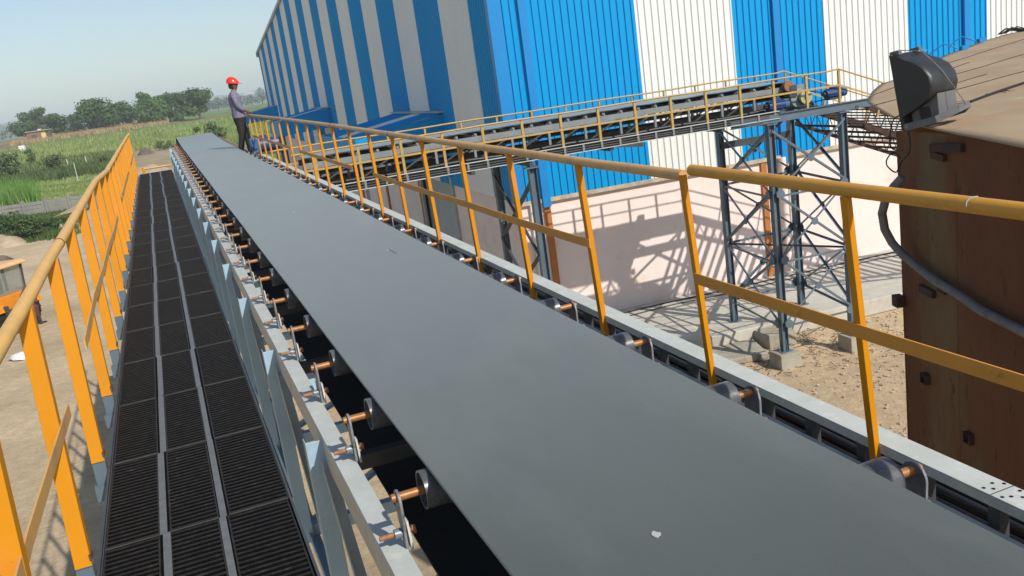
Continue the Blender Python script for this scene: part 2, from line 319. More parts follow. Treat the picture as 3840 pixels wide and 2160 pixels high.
def build_ground():
    xs = sorted(set([-9000, -5000, -3000, -2000, -1400, -1000, -800, -650] + [-520 + 6 * i for i in range(54)] + [-200 + 2.2 * i for i in range(92)] + [4 + 1.2 * i for i in range(26)] + [40, 60, 90, 140, 220, 350, 600, 1000, 2000, 4000, 9000]))
    ys = sorted(set([-3000, -1000, -300, -100, -40, -20, -8] + [-2 + 1.2 * i for i in range(40)] + [46 + 2.2 * i for i in range(80)] + [224 + 4 * i for i in range(50)] + [430, 460, 500, 560, 640, 740, 880, 1050, 1300, 1700, 2300, 3200, 5000, 9000]))
    vs = []; cols = []
    for y in ys:
        for x in xs:
            z = ground_z(x, y)
            D = math.hypot(x, y)
            if D < 70 and x < -3: z += 0.10 * mnoise.noise(V((x * 0.18, y * 0.18, 0))) + 0.03 * mnoise.noise(V((x * 0.7, y * 0.7, 5)))
            elif D < 70: z += 0.03 * mnoise.noise(V((x * 0.6, y * 0.6, 5))) - 0.01
            vs.append((x, y, z)); cols.append(ground_colour(x, y))
    nx = len(xs)
    fs = [(j * nx + i, j * nx + i + 1, (j + 1) * nx + i + 1, (j + 1) * nx + i) for j in range(len(ys) - 1) for i in range(nx - 1)]
    me = bpy.data.meshes.new('ground'); me.from_pydata(vs, [], fs)
    me.polygons.foreach_set('use_smooth', [True] * len(fs))
    ca = me.color_attributes.new('soil', 'FLOAT_COLOR', 'POINT')
    ca.data.foreach_set('color', [q for c in cols for q in (max(0, c[0]), max(0, c[1]), max(0, c[2]), 1)])
    o = bpy.data.objects.new('ground', me); COL.objects.link(o); tag(o, None, None, kind='structure')
    m = bpy.data.materials.new('ground_soil'); m.use_nodes = True; n = m.node_tree; L = n.links; b = n.nodes['Principled BSDF']
    b.inputs['Roughness'].default_value = 0.95; b.inputs['Specular IOR Level'].default_value = 0.15
    at = n.nodes.new('ShaderNodeAttribute'); at.attribute_name = 'soil'
    g = n.nodes.new('ShaderNodeNewGeometry')
    def noise(sc, det, r):
        t = n.nodes.new('ShaderNodeTexNoise'); t.inputs['Scale'].default_value = sc; t.inputs['Detail'].default_value = det; t.inputs['Roughness'].default_value = r
        L.new(g.outputs['Position'], t.inputs['Vector']); return t.outputs[0]
    def mul(a, sock, lo, hi):
        r = n.nodes.new('ShaderNodeMapRange'); r.inputs[1].default_value = 0.3; r.inputs[2].default_value = 0.7; r.inputs[3].default_value = lo; r.inputs[4].default_value = hi; L.new(sock, r.inputs[0])
        x = n.nodes.new('ShaderNodeMix'); x.data_type = 'RGBA'; x.blend_type = 'MULTIPLY'; x.inputs[0].default_value = 1
        L.new(a, x.inputs[6]); cmb = n.nodes.new('ShaderNodeCombineColor')
        for i in range(3): L.new(r.outputs[0], cmb.inputs[i])
        L.new(cmb.outputs[0], x.inputs[7]); return x.outputs[2]
    c = mul(at.outputs['Color'], noise(0.35, 6, 0.65), 0.84, 1.14)
    c = mul(c, noise(3.0, 8, 0.75), 0.80, 1.2); c = mul(c, noise(14.0, 4, 0.8), 0.86, 1.14)
    L.new(c, b.inputs['Base Color'])
    bp = n.nodes.new('ShaderNodeBump'); bp.inputs['Distance'].default_value = 0.05; L.new(noise(5, 10, 0.75), bp.inputs['Height']); L.new(bp.outputs[0], b.inputs['Normal'])
    me.materials.append(m)
build_ground()

def hills():
    for nm, D0, base, amp, x0, x1, seed in (('hills', 2600, 36, 15, -2600, 1200, 1), ('hills', 4200, 70, 26, -4200, 2500, 5)):
        mb = MB(); N = 220; rows = []
        for i in range(N + 1):
            x = x0 + (x1 - x0) * i / N; y = math.sqrt(max(1, D0 * D0 - x * x)) if abs(x) < D0 else 10
            h = base + amp * mnoise.noise(V((x * 0.0022, seed, 0))) + 0.35 * amp * mnoise.noise(V((x * 0.010, seed + 3, 0))) + 0.12 * amp * mnoise.noise(V((x * 0.05, seed + 3, 0)))
            rows.append([V((x, y - 500, 4)), V((x, y - 250, 4 + h * 0.4)), V((x, y, 4 + h)), V((x, y + 500, 4))])
        vs = [p for r_ in rows for p in r_]
        fs = [(4 * i + k, 4 * i + k + 1, 4 * i + k + 5, 4 * i + k + 4) for i in range(N) for k in range(3)]
        mb.add(vs, fs, True); tag(obj(nm, mb, 'hill'), None, None, kind='structure')
hills()

# ================================================================== MAIN BELT CONVEYOR (long straight one in the foreground)
S0, S1 = -3.0, 32.0
conv = thing('belt_conveyor', 'long flat black rubber belt conveyor running away across the foreground between the two orange handrails', 'conveyor', P(1.2, -1.9, 0))
def belt_w(s):
    return -1.36 + (0.10 * max(0, (s - 27.0) / 5.0) ** 1.5)
def build_belt():
    mb = MB(); us = [0.632 + (1.762 - 0.632) * i / 8 for i in range(9)]
    ss = []; s = S0
    while s < 32.01: ss.append(s); s += 0.21
    top = []
    for s in ss:
        ph = ((s - 2.86) % 0.84) / 0.84
        sag = -0.0006 * sin(pi * ph) ** 2
        j = 0.006 * mnoise.noise(V((s * 0.35, 0, 0)))
        top.append([P(u + j, belt_w(s) + sag + (0.010 * ((i - 4) / 4.0) ** 2 if 0 < i < 8 else 0.006), s) for i, u in enumerate(us)])
    # wraps over the head pulley
    cs, cw, R = 32.05, belt_w(32.0) - 0.25, 0.25
    for k in range(1, 9):
        a = pi / 2 - pi * k / 8
        top.append([P(u, cw + R * sin(a), cs + R * cos(a)) for u in us])
    vs = [p for r_ in top for p in r_]; n = 9
    fs = [(a * n + k, a * n + k + 1, (a + 1) * n + k + 1, (a + 1) * n + k) for a in range(len(top) - 1) for k in range(n - 1)]
    mb.add(vs, fs, False)
    o = obj('belt', mb, 'belt', conv, fix=False)
    sd = o.modifiers.new('thickness', 'SOLIDIFY'); sd.thickness = 0.012; sd.offset = 1
    rb = MB(); rb.add([P(u, -1.95, s) for s in (S0, 31.7) for u in (0.67, 1.80)], [(0, 1, 3, 2)])
    r_ = obj('return_belt', rb, 'belt_under', conv, fix=False); sd = r_.modifiers.new('thickness', 'SOLIDIFY'); sd.thickness = 0.012
    hp = MB(); hp.cyl(P(0.60, cw, cs), P(1.80, cw, cs), R - 0.015, 28); hp.cyl(P(0.40, cw, cs), P(2.1, cw, cs), 0.04, 12)
    obj('head_pulley', hp, 'dark_steel', conv)
    # faint rectangular mark pressed in the belt and the bird droppings on it
    mk = MB(); c = P(*on_belt(1520, 940))
    for du, dv, hu, hv in ((-0.10, 0, 0.004, 0.13), (0.10, 0, 0.004, 0.13), (0, -0.13, 0.10, 0.004), (0, 0.13, 0.10, 0.004), (0, 0, 0.004, 0.10), (-0.05, 0.04, 0.04, 0.006), (0.05, -0.04, 0.04, 0.006), (0.05, 0.06, 0.035, 0.005), (-0.05, -0.06, 0.03, 0.005)):
        mk.box(c + cr * du + cd_ * dv + cn * 0.013, cr, cd_, cn, hu, hv, 0.0015)
    obj('pressed_mark', mk, mat('belt_mark', (0.075, 0.085, 0.085), 0.6), conv)
    for x, y, r in ((1420, 1283, 0.009), (1885, 1150, 0.008), (2460, 2021, 0.011), (1455, 944, 0.008), (3330, 2020, 0.003), (1100, 800, 0.012)):
        u, w_, s = on_belt(x, y); d_ = MB(); pts = []
        for k in range(10):
            rr = r * random.uniform(0.7, 1.2); pts.append(P(u + rr * 1.3 * cos(k * pi / 5), w_ + 0.013, s + rr * 1.6 * sin(k * pi / 5)))
        d_.prism(pts, cn * 0.0025); obj('dropping', d_, 'spot', conv)
def on_belt(x, y):
    v = ray(x, y); t = -1.36 / v.dot(cn); p = v * t
    return p.dot(cr), -1.36, p.dot(cd_)
build_belt()

def stringer(u_in, sgn, nm):
    # channel: flange from u_in towards the outside, web at the outside edge
    mb = MB(); u_out = u_in - sgn * 0.082
    um = (u_in + u_out) / 2
    mb.box(P(um, -1.624, (S0 + S1) / 2), cr, cd_, cn, 0.041, (S1 - S0) / 2, 0.004)
    mb.box(P(u_out + sgn * 0.0035, -1.704, (S0 + S1) / 2), cr, cd_, cn, 0.0035, (S1 - S0) / 2, 0.0755)
    mb.box(P(um, -1.784, (S0 + S1) / 2), cr, cd_, cn, 0.041, (S1 - S0) / 2, 0.004)
    return obj('stringer', mb, 'steel', conv)
stringer(0.510, 1, 'l'); stringer(2.068, -1, 'r')
def idler(s):
    sh = MB(); sh.cyl(P(0.490, -1.43, s), P(2.012, -1.43, s), 0.0155, 14)
    i = obj('idler', sh, 'shaft', conv)
    ro = MB(); ro.cyl(P(0.600, -1.43, s), P(1.890, -1.43, s), 0.0695, 28, caps=False)
    for a, b in ((0.600, 0.612), (1.878, 1.890)):
        ro.cyl(P(a, -1.43, s), P(b, -1.43, s), 0.0692, 28, caps=False)
    # recessed ends: an inner disc and the rolled rim
    for ue, sg in ((0.600, 1), (1.890, -1)):
        n = 28; o_ = [P(ue, -1.43 + 0.0695 * sin(2 * pi * k / n), s + 0.0695 * cos(2 * pi * k / n)) for k in range(n)]
        i1 = [P(ue, -1.43 + 0.063 * sin(2 * pi * k / n), s + 0.063 * cos(2 * pi * k / n)) for k in range(n)]
        i2 = [P(ue + sg * 0.022, -1.43 + 0.061 * sin(2 * pi * k / n), s + 0.061 * cos(2 * pi * k / n)) for k in range(n)]
        fs = [(k, (k + 1) % n, n + (k + 1) % n, n + k) for k in range(n)] + [(n + k, n + (k + 1) % n, 2 * n + (k + 1) % n, 2 * n + k) for k in range(n)] + [tuple(range(2 * n, 3 * n))]
        ro.add(o_ + i1 + i2, fs)
    obj('roller', ro, 'roller', i, fix=False)
    for u, t in ((0.512, 1), (1.990, -1)):
        pl = MB(); prof = []
        hw = 0.040 if t > 0 else 0.052
        for k in range(13):
            a = pi * k / 12; prof.append((hw * cos(a), -1.40 - hw + hw * sin(a) - 0.004))
        prof += [(-hw * 0.95, -1.52), (-hw * 0.62, -1.555), (-hw * 0.62, -1.62), (hw * 0.62, -1.62), (hw * 0.62, -1.555), (hw * 0.95, -1.52)]
        pl.prism([P(u - 0.005, w_, s + q) for q, w_ in prof], cr * 0.010)
        bk = obj('bracket_plate', pl, 'plate', i, bevel=0.0015)
        cl = MB()   # cleat welded on the stringer that the plate is bolted to
        uc = u + 0.014 * t
        cl.prism([P(uc - 0.004, -1.619, s - 0.045), P(uc - 0.004, -1.52, s - 0.018), P(uc - 0.004, -1.52, s + 0.018), P(uc - 0.004, -1.619, s + 0.045)], cr * 0.008)
        if t < 0: cl.prism([P(2.0, -1.619, s + 0.02), P(2.0, -1.545, s + 0.02), P(2.115, -1.619, s + 0.02)], cd_ * 0.008)
        obj('cleat', cl, 'steel', i)
        bo = MB(); bo.cyl(P(u - 0.088 if t > 0 else u - 0.03, -1.565, s), P(u + 0.03 if t > 0 else u + 0.06, -1.565, s), 0.0095, 10)
        for q in (0.028, ):
            bo.cyl(P(u + q * t, -1.565, s), P(u + (q + 0.014) * t, -1.565, s), 0.0175, 6)
        obj('bolt', bo, 'bolt', i)
        nu = MB(); nu.cyl(P(u - 0.034 * t, -1.565, s), P(u - 0.008 * t, -1.565, s), 0.0185, 6); obj('nut', nu, 'nut', i)
    return i
i0 = idler(2.86 - 3 * 0.84)
for k in range(1, 38): 
    if 2.86 + (k - 3) * 0.84 < 31.6:
        dup(i0, cd_ * (0.84 * k), conv)
def truss():
    s = 4.10 - 3 * 1.716; first = True; k = 0
    vt = MB(); a, b = P(0.388, -1.652, s + 0.03), P(0.388, -3.05, s + 0.03)
    vt.box(P(0.388, -2.35, s + 0.004), cr, cn, cd_, 0.042, 0.70, 0.004)      # face towards the viewer
    vt.box(P(0.3485, -2.35, s + 0.045), cr, cn, cd_, 0.0025, 0.70, 0.037)
    vt.box(P(0.4275 - 0.004, -2.40, s + 0.045), cr, cn, cd_, 0.0025, 0.60, 0.037)
    v0 = obj('truss_vertical', vt, 'blue_steel', conv, bevel=0.002)
    v2 = MB(); v2.box(P(2.18, -2.44, s + 0.004), cr, cn, cd_, 0.042, 0.62, 0.004); v2.box(P(2.22, -2.44, s + 0.045), cr, cn, cd_, 0.0025, 0.62, 0.037)
    v20 = obj('truss_vertical', v2, 'blue_steel', conv)
    dg = MB(); dg.ell(P(0.40, -3.0, s + 0.1), P(0.40, -1.80, s + 1.70), cr, cn, 0.055, 0.006); d0 = obj('truss_diagonal', dg, 'steel', conv)
    xb = MB(); xb.bar2(P(0.44, -1.83, s + 0.05), P(2.1, -1.83, s + 0.05), cn, cd_, 0.075, 0.06); x0 = obj('cross_beam', xb, 'dark_steel', conv)
    lb = MB(); lb.bar2(P(0.2, -3.0, s + 0.1), P(2.2, -3.0, s + 0.1), cn, cd_, 0.09, 0.07); lb.ell(P(0.44, -2.99, s + 0.15), P(2.1, -2.99, s + 1.65), cr, cn, 0.05, 0.006); l0 = obj('bottom_bracing', lb, 'blue_steel', conv)
    for k in range(1, 21):
        for q in (v0, v20, d0, x0, l0): dup(q, cd_ * 1.716 * k, conv)
    for u in (0.40, 2.16):
        lc = MB(); lc.ell(P(u, -3.05, S0), P(u, -3.05, S1), cr * (1 if u < 1 else -1), cn, 0.075, 0.007); obj('bottom_chord', lc, 'blue_steel', conv)
truss()
def trestle_legs():
    for s in (9.0, 19.5, 30.5):
        for u in (0.5, 2.05):
            top = P(u, -3.06, s); bot = V((top.x, top.y, 0.0))
            mb = MB(); mb.ibeam(bot, top, cr, cd_, 0.14, 0.15, 0.01); mb.box(bot + UZ * 0.01, cr, cd_, UZ, 0.15, 0.15, 0.01); obj('support_leg', mb, 'blue_steel', conv)
trestle_legs()
# low beam and brackets that carry the outer edge of the walkway
walk = thing('walkway', 'narrow black steel grating walkway in three strips beside the belt', 'walkway', P(-0.16, -1.64, 3))
WS0, WS1 = -2.6, 22.6
def walkway():
    for u, wd in ((-0.516, 0.010), (-0.506, 0.004), (0.196, 0.010)):
        mb = MB(); mb.box(P(u, -1.612 if wd < 0.008 else -1.617, (WS0 + WS1) / 2), cr, cd_, cn, wd / 2, (WS1 - WS0) / 2, 0.022 if wd > 0.008 else 0.014); obj('edge_angle', mb, 'dark_steel', walk)
    L = 0.88; k0 = int((WS0 - 4.354) / L)
    gp = None; cols_ = ((-0.500, -0.302), (-0.266, -0.082), (-0.048, 0.188))
    protos = []
    for ci, (a, b) in enumerate(cols_):
        mb = MB(); s0 = 4.354 + L * -3
        j = 0; 
        while 0.012 + j * 0.0352 < L - 0.01:
            mb.box(P((a + b) / 2, -1.611, s0 + 0.016 + j * 0.0352), cr, cd_, cn, (b - a) / 2 - 0.002, 0.0032, 0.010); j += 1
        for e in (a + 0.003, b - 0.003): mb.box(P(e, -1.613, s0 + L / 2), cr, cd_, cn, 0.003, L / 2 - 0.002, 0.012)
        mb.box(P((a + b) / 2, -1.6085, s0 + 0.004), cr, cd_, cn, (b - a) / 2, 0.004, 0.012)
        g = obj('grating_panel', mb, 'grate', walk)
        sb = MB(); sb.box(P((a + b) / 2, -1.6015, s0 + 0.004), cr, cd_, cn, (b - a) / 2, 0.0045, 0.0025); obj('seam_bar', sb, 'seam', g)
        pn = MB(); pn.box(P((a + b) / 2, -1.6065, s0 + L / 2), cr, cd_, cn, (b - a) / 2 + 0.015, L / 2 - 0.001, 0.0015); p_ = obj('pan', pn, 'grate_dark', g)  # added black sheet: hides the sunlit bar sides, paints the gaps dark
        protos.append(g)
    for ci, (a, b) in enumerate(((-0.302, -0.266), (-0.082, -0.048))):
        mb = MB(); mb.box(P((a + b) / 2, -1.6035, s0 + L / 2), cr, cd_, cn, (b - a) / 2 - 0.004, L / 2 - 0.003, 0.003); protos.append(obj('cover_strip', mb, 'strip', walk))
    for k in range(-7, 21):
        if k == -3: continue
        for i, q in enumerate(protos):
            j = random.uniform(-1, 1)
            c = dup(q, cd_ * (L * (k + 3)) + cr * (0.004 * j if i < 3 else 0.008 * j) + cn * (0.0015 * j), walk)
    # carrying brackets under the walkway with the stubs that hold the posts
    br = MB(); br.bar2(P(-0.60, -1.72, 3.32), P(0.185, -1.72, 3.32), cn, cd_, 0.07, 0.06); b0 = obj('bracket_arm', br, 'tower_steel', walk)
    st = MB(); st.box(P(-0.560, -1.640, 3.35), cr, cd_, cn, 0.028, 0.032, 0.06); s0_ = obj('post_stub', st, 'tower_steel', walk)
    for k in range(-5, 19):
        if k == 0: continue
        dup(b0, cd_ * 1.04 * k, walk); dup(s0_, cd_ * 1.04 * k, walk)
    eb = MB(); eb.cyl(P(-0.42, -1.49, 22.75), P(0.20, -1.49, 22.72), 0.022, 10); obj('end_rail', eb, 'rail_paint', walk)
    ep = MB(); ep.bar2(P(-0.42, -1.66, 22.75), P(-0.42, -1.45, 22.75), cr, cd_, 0.06, 0.04); obj('end_post', ep, 'orange', walk)
walkway()

# ---- left handrail
def handrail(label, pipe_pts, posts, side, lean, base_w, group, mids, caps=(), joints=()):
    t = thing('handrail', label, 'handrail', P(posts[0][0], base_w, posts[0][1]), group)
    # swept pipe
    mb = MB(); dense = []
    for (u0, w0, s0), (u1, w1, s1) in zip(pipe_pts, pipe_pts[1:]):
        m_ = max(2, int(abs(s1 - s0) / 0.4))
        for i in range(m_): f = i / m_; dense.append(P(u0 + (u1 - u0) * f + 0.004 * mnoise.noise(V((s0 + f * (s1 - s0), side, 0))), w0 + (w1 - w0) * f + 0.004 * mnoise.noise(V((s0 + f * (s1 - s0), side, 9))), s0 + (s1 - s0) * f))
    dense.append(P(*pipe_pts[-1]))
    mb.tube(dense, 0.0255, 18); obj('top_rail', mb, 'rail_left' if side < 0 else ('rail_near' if pipe_pts[-1][2] < 5 else 'rail_paint'), t)
    for u, w_, s in joints:
        j = MB(); j.cyl(P(u, w_, s - 0.010), P(u, w_, s + 0.010), 0.0272, 18); obj('weld_ring', j, 'rust_joint', t)
    for (u, s, wt) in posts:
        pm = MB(); a = -cr if side < 0 else cr
        lj = random.uniform(-0.012, 0.012)
        (pm.ell(P(u, base_w, s), P(u, wt, s + lean + lj), a, cd_, 0.057, 0.0055) if side < 0 else pm.ell2(P(u, base_w, s), P(u, wt, s + lean + lj), a, cd_, 0.024 if pipe_pts[-1][2] < 5 else 0.030, 0.032 if pipe_pts[-1][2] < 5 else 0.042, 0.0055))
        p_ = obj('post', pm, 'orange', t, bevel=0.0012)
        if side > 0:
            wp = MB(); q = P(u - 0.0015, -1.522, s + lean * 0.17); wp.box(q + cr * 0.031 + cd_ * 0.010, cr, cd_, cn, 0.0035, 0.012, 0.012 + 0.008 * random.random()); obj('weld_patch', wp, 'rust_joint', p_)
        else:
            wp = MB(); wp.box(P(u + 0.001, base_w + 0.03, s + 0.03), cr, cd_, cn, 0.004, 0.028, 0.010 + 0.01 * random.random()); obj('weld_patch', wp, 'rust_joint', p_)
    for (a, b, um) in mids:
        mm = MB(); n = max(1, int((b - a) / 1.0)); pts = []
        for i in range(n + 1):
            s = a + (b - a) * i / n; wv = 0.010 if side < 0 else 0.003; pts.append((um + random.uniform(-wv, wv * 0.4) * (0 < i < n), -1.085 + random.uniform(-2 * wv, 2 * wv), s))
        for q0, q1 in zip(pts, pts[1:]):
            mm.bar2(P(*q0), P(*q1), cr, cn, 0.0065, 0.05)
        obj('mid_rail', mm, 'rail_paint' if side < 0 else 'midrail', t)
    return t
lp = [(-0.56, -0.645, -2.4), (-0.56, -0.645, 3.0), (-0.56, -0.628, 5.0), (-0.56, -0.602, 8.6), (-0.555, -0.655, 10.6), (-0.56, -0.655, 16), (-0.56, -0.668, 23.3)]
def wat(pp, s):
    for a, b in zip(pp, pp[1:]):
        if a[2] <= s <= b[2]: return a[1] + (b[1] - a[1]) * (s - a[2]) / (b[2] - a[2])
    return pp[-1][1]
handrail('orange angle-post handrail on the outer left edge of the grating walkway', lp,
         [(-0.533, 3.32 + 1.04 * k, wat(lp, 3.5 + 1.04 * k) - 0.012) for k in range(-5, 19)], -1, 0.22, -1.575, 'orange handrails along the long conveyor',
         [(-1.8, 1.6, -0.529), (1.4, 3.72, -0.529), (4.72, 10.05, -0.527), (12.0, 16.5, -0.529), (18.0, 22.0, -0.529)], joints=[(-0.56, -0.628, 5.02), (-0.56, -0.603, 8.55), (-0.556, -0.65, 10.4)])
# ---- right handrail: near length and far length
rp1 = [(2.15, -0.600, -1.2), (2.15, -0.600, 3.43)]
handrail('nearest orange handrail length right of the belt, its capped pipe overlapping the farther one', rp1,
         [(2.12, 2.312 + 1.05 * k, -0.620) for k in (-3, -2, -1, 0)] + [(2.12, 3.335, -0.622)], 1, 0.125, -1.70, 'orange handrails along the long conveyor', [(-1.0, 3.415, 2.1145)], joints=[])
rp2 = [(2.15, -0.632, 3.50), (2.15, -0.622, 8.0), (2.15, -0.603, 12.5), (2.15, -0.600, 17), (2.155, -0.612, 22.4)]
handrail('long orange handrail right of the belt, running from the overlap to the worker', rp2,
         [(2.12, 4.42 + 1.05 * k, wat(rp2, 4.5 + 1.05 * k) - 0.015) for k in range(0, 18)], 1, 0.125, -1.70, 'orange handrails along the long conveyor',
         [(4.48, 9.80, 2.1145), (10.9, 15.0, 2.1145), (16.0, 22.2, 2.1145)], joints=[(2.15, -0.603, 12.0), (2.15, -0.62, 8.9), (2.15, -0.6, 17)])

# ---- cable tray right of the belt and the cables lying in it
tray = thing('cable_tray', 'pale grey cable tray outside the right handrail posts', 'cable tray', P(2.2, -1.9, 2))
HOLES = ((2.202, 1.915), (2.227, 1.893), (2.176, 1.888), (2.158, 1.908), (2.226, 1.836), (2.178, 1.826), (2.200, 1.805), (2.155, 1.838))
def cable_tray():
    mb = MB(); a, b = S0, 24.0; c = (a + b) / 2; h = (b - a) / 2
    mb.box(P(2.19, -1.503, c), cr, cd_, cn, 0.050, h, 0.003); mb.box(P(2.1415, -1.522, c), cr, cd_, cn, 0.0025, h, 0.0165); mb.box(P(2.2385, -1.522, c), cr, cd_, cn, 0.0025, h, 0.0165)
    obj('top_beam', mb, 'tray', tray, bevel=0.004)
    lb = MB(); lb.box(P(2.50, -1.785, c), cr, cd_, cn, 0.003, h, 0.012); obj('side_rail', lb, 'dark_steel', tray)
    ar = MB(); ar.box(P(2.36, -1.790, -2.1), cr, cd_, cn, 0.15, 0.018, 0.004); a0 = obj('support_arm', ar, 'dark_steel', tray)
    for k in range(1, 30): dup(a0, cd_ * (0.87 * k), tray)
    st = MB(); st.ell(P(2.17, -1.81, -2.2), P(2.17, -1.507, -2.2), cr, cd_, 0.042, 0.005)
    s0 = obj('strut', st, 'dark_steel', tray); s = 0.29
    for k in range(1, 90): dup(s0, cd_ * (s * k), tray)
    hb = MB()
    for u, s in HOLES: hb.cyl(P(u, -1.4995, s), P(u, -1.4985, s), 0.0058, 10)
    hb.box(P(2.19, -1.4995, 1.868), cr, cd_, cn, 0.048, 0.0012, 0.0008)
    obj('bolt_holes', hb, 'cable', tray)
cable_tray()
for i, (u, w_, r) in enumerate(((2.345, -1.765, 0.017), (2.385, -1.768, 0.018), (2.425, -1.766, 0.017), (2.365, -1.732, 0.016), (2.408, -1.733, 0.018), (2.475, -1.770, 0.015))):
    mb = MB(); mb.tube([P(u + 0.008 * mnoise.noise(V((s * 0.5, i * 7.0, 0))), w_ + 0.004 * mnoise.noise(V((s * 0.7, i * 3.0, 5))), s) for s in [S0 + 0.35 * k for k in range(75)]], r, 8)
    tag(obj('power_cable', mb, 'cable'), 'black power cable in the bundle lying in the grey cable tray', 'cable', 'black cables in the cable tray')

# ================================================================== WAREHOUSE
cor = BA * 23.2 + BB * 6.97
LA = V((sin(rad(-17.9)), cos(rad(-17.9)), 0)); LN = V((LA.y, -LA.x, 0))     # along the gable wall, and into the building
def GW(l, off, z): return cor + LA * l + LN * off + UZ * z       # gable (left) wall
wh = thing('warehouse', 'big steel warehouse clad in wide blue and white vertical stripes above pink walls', 'warehouse', GW(0, 0, 0))
EAVE = 12.3
def corrugated(mb, base, along, out, x0, x1, zb, zt, pitch=0.2, ph=0.0, rib=0.036, zfun=None, zbf=None):
    """sheet from x0 to x1 with a raised trapezoid rib every pitch; out = outward direction"""
    xs = [(x0, 0.0)]; k = math.floor((x0 - ph) / pitch)
    while True:
        c = ph + k * pitch; k += 1
        if c - 0.036 > x1: break
        for dx, h in ((-0.036, 0), (-0.016, rib), (0.014, rib), (0.030, 0)):
            if x0 + 0.001 < c + dx < x1 - 0.001: xs.append((c + dx, h))
    xs.append((x1, 0.0))
    vs = []
    for x, h in xs:
        a = zbf(x) if zbf else zb; b = zfun(x) if zfun else zt
        vs += [base + along * x + out * h + UZ * a, base + along * x + out * h + UZ * b]
    mb.add(vs, [(2 * i, 2 * i + 2, 2 * i + 3, 2 * i + 1) for i in range(len(xs) - 1)])
def roof_z(l): return EAVE + 0.073 * min(max(l, 0), 70) if l <= 35 else EAVE + 0.073 * (70 - l)
def gable_bottom(l): return 4.0 + 0.009 * l
def warehouse():
    # right (sunlit) long wall: panels along BB starting at B=6.97
    base = BA * 23.14
    edges = [6.97, 10.97, 13.91, 16.86, 19.80, 22.72, 25.7, 28.6, 31.6, 34.6, 37.6, 40.6]
    for i, (a, b) in enumerate(zip(edges, edges[1:])):
        mb = MB(); corrugated(mb, base, BB, -BA, a, b, 3.98, EAVE, ph=7.08)
        obj('cladding_panel', mb, 'clad_blue' if i % 2 == 0 else 'clad_white', wh, fix=False)
    # gable wall
    gb = cor - LN * 0.06; ge = [0.0, 1.66]
    while ge[-1] < 70: ge.append(min(70.2, ge[-1] + 2.92))
    for i, (a, b) in enumerate(zip(ge, ge[1:])):
        mb = MB(); corrugated(mb, gb, LA, -LN, a, b, 4, 0, ph=0.1, rib=0.022, zfun=roof_z, zbf=gable_bottom)
        obj('cladding_panel', mb, 'clad_blue' if i % 2 == 0 else 'clad_white', wh, fix=False)
    cf = MB()
    pl = [cor - LN * 0.10 - BA * 0.10, cor - BA * 0.10 + BB * 0.26, cor - BA * 0.062 + BB * 0.26, cor - LN * 0.062 + LA * 0.14, cor - LN * 0.10 + LA * 0.14]
    cf.prism([p + UZ * 3.97 for p in pl], UZ * (EAVE - 3.97)); obj('corner_flashing', cf, 'flash_blue', wh)
    # blue box downpipes on the sunlit wall with pink pipes below
    for b_ in (7.78, 15.27, 21.9):
        mb = MB(); mb.box(BB * b_ + BA * 23.075 + UZ * (EAVE + 3.75) / 2, BB, BA, UZ, 0.11, 0.045, (EAVE - 3.75) / 2); obj('downpipe', mb, 'flash_blue', wh)
    mb = MB(); mb.cyl(BB * 15.12 + BA * 23.02 + UZ * 0.5, BB * 15.12 + BA * 23.02 + UZ * 3.93, 0.11, 18); obj('rain_pipe', mb, 'pink', wh)
    for dx in (0.22, 0.30): 
        mb = MB(); mb.cyl(BB * (15.15 + dx) + BA * 23.10 + UZ * 0.5, BB * (15.15 + dx) + BA * 23.10 + UZ * 3.9, 0.025, 10); obj('conduit', mb, 'clad_white', wh)
    mb = MB(); mb.cyl(BB * 7.33 + BA * 23.12 + UZ * 0.0, BB * 7.33 + BA * 23.12 + UZ * 3.9, 0.04, 10); mb.cyl(BB * 7.45 + BA * 23.13 + UZ * 0.0, BB * 7.45 + BA * 23.13 + UZ * 3.7, 0.025, 10); obj('conduit', mb, 'clad_white', wh)
    # drip flashing under the sheets
    mb = MB(); mb.box(BB * 23.8 + BA * 23.11 + UZ * 3.93, BB, BA, UZ, 16.8, 0.02, 0.055); obj('drip_flashing', mb, 'stone', wh)
    # pink walls
    mb = MB(); D = 34.0
    A0 = cor + LN * 0.0; A1 = cor + BB * 33.6; G1 = GW(70.2, 0, 0)
    mb.add([A0, A1, A1 + UZ * 3.99, A0 + UZ * 3.99], [(0, 1, 2, 3)])
    obj('long_wall', mb, 'pink', wh, fix=False)
    # gable wall with two doorways: built from pieces
    mb = MB()
    def piece(l0, l1, z0=0.0, z1=None):
        zz0 = z0; a = gable_bottom(l0) + 0.02 if z1 is None else z1; b = gable_bottom(l1) + 0.02 if z1 is None else z1
        mb.add([GW(l0, 0, zz0), GW(l1, 0, zz0), GW(l1, 0, b), GW(l0, 0, a)], [(0, 3, 2, 1)])
    piece(0, 6.2); piece(10.6, 30.4); piece(35.4, 62); piece(66.5, 70.2)
    obj('gable_wall', mb, 'pink', wh, fix=False)
    mb = MB(); mb.add([GW(70.2, 0, 0), GW(70.2, 0, EAVE), GW(70.2, 0, EAVE) + BB * 33, GW(70.2, 0, 0) + BB * 33], [(0, 1, 2, 3)])
    mb.add([A1, A1 + UZ * EAVE, GW(70.2, 0, EAVE) + BB * 33, GW(70.2, 0, 0) + BB * 33], [(0, 1, 2, 3)]); obj('rear_wall', mb, 'clad_white', wh, fix=False)
    # roof: two slopes rising to a ridge across the middle of the gable
    mb = MB(); o_ = -LN * 0.18; r0 = GW(-0.25, 0, EAVE + 0.03) ; 
    R0 = GW(35, 0, roof_z(35) + 0.05) + o_; R1 = R0 + BB * 34
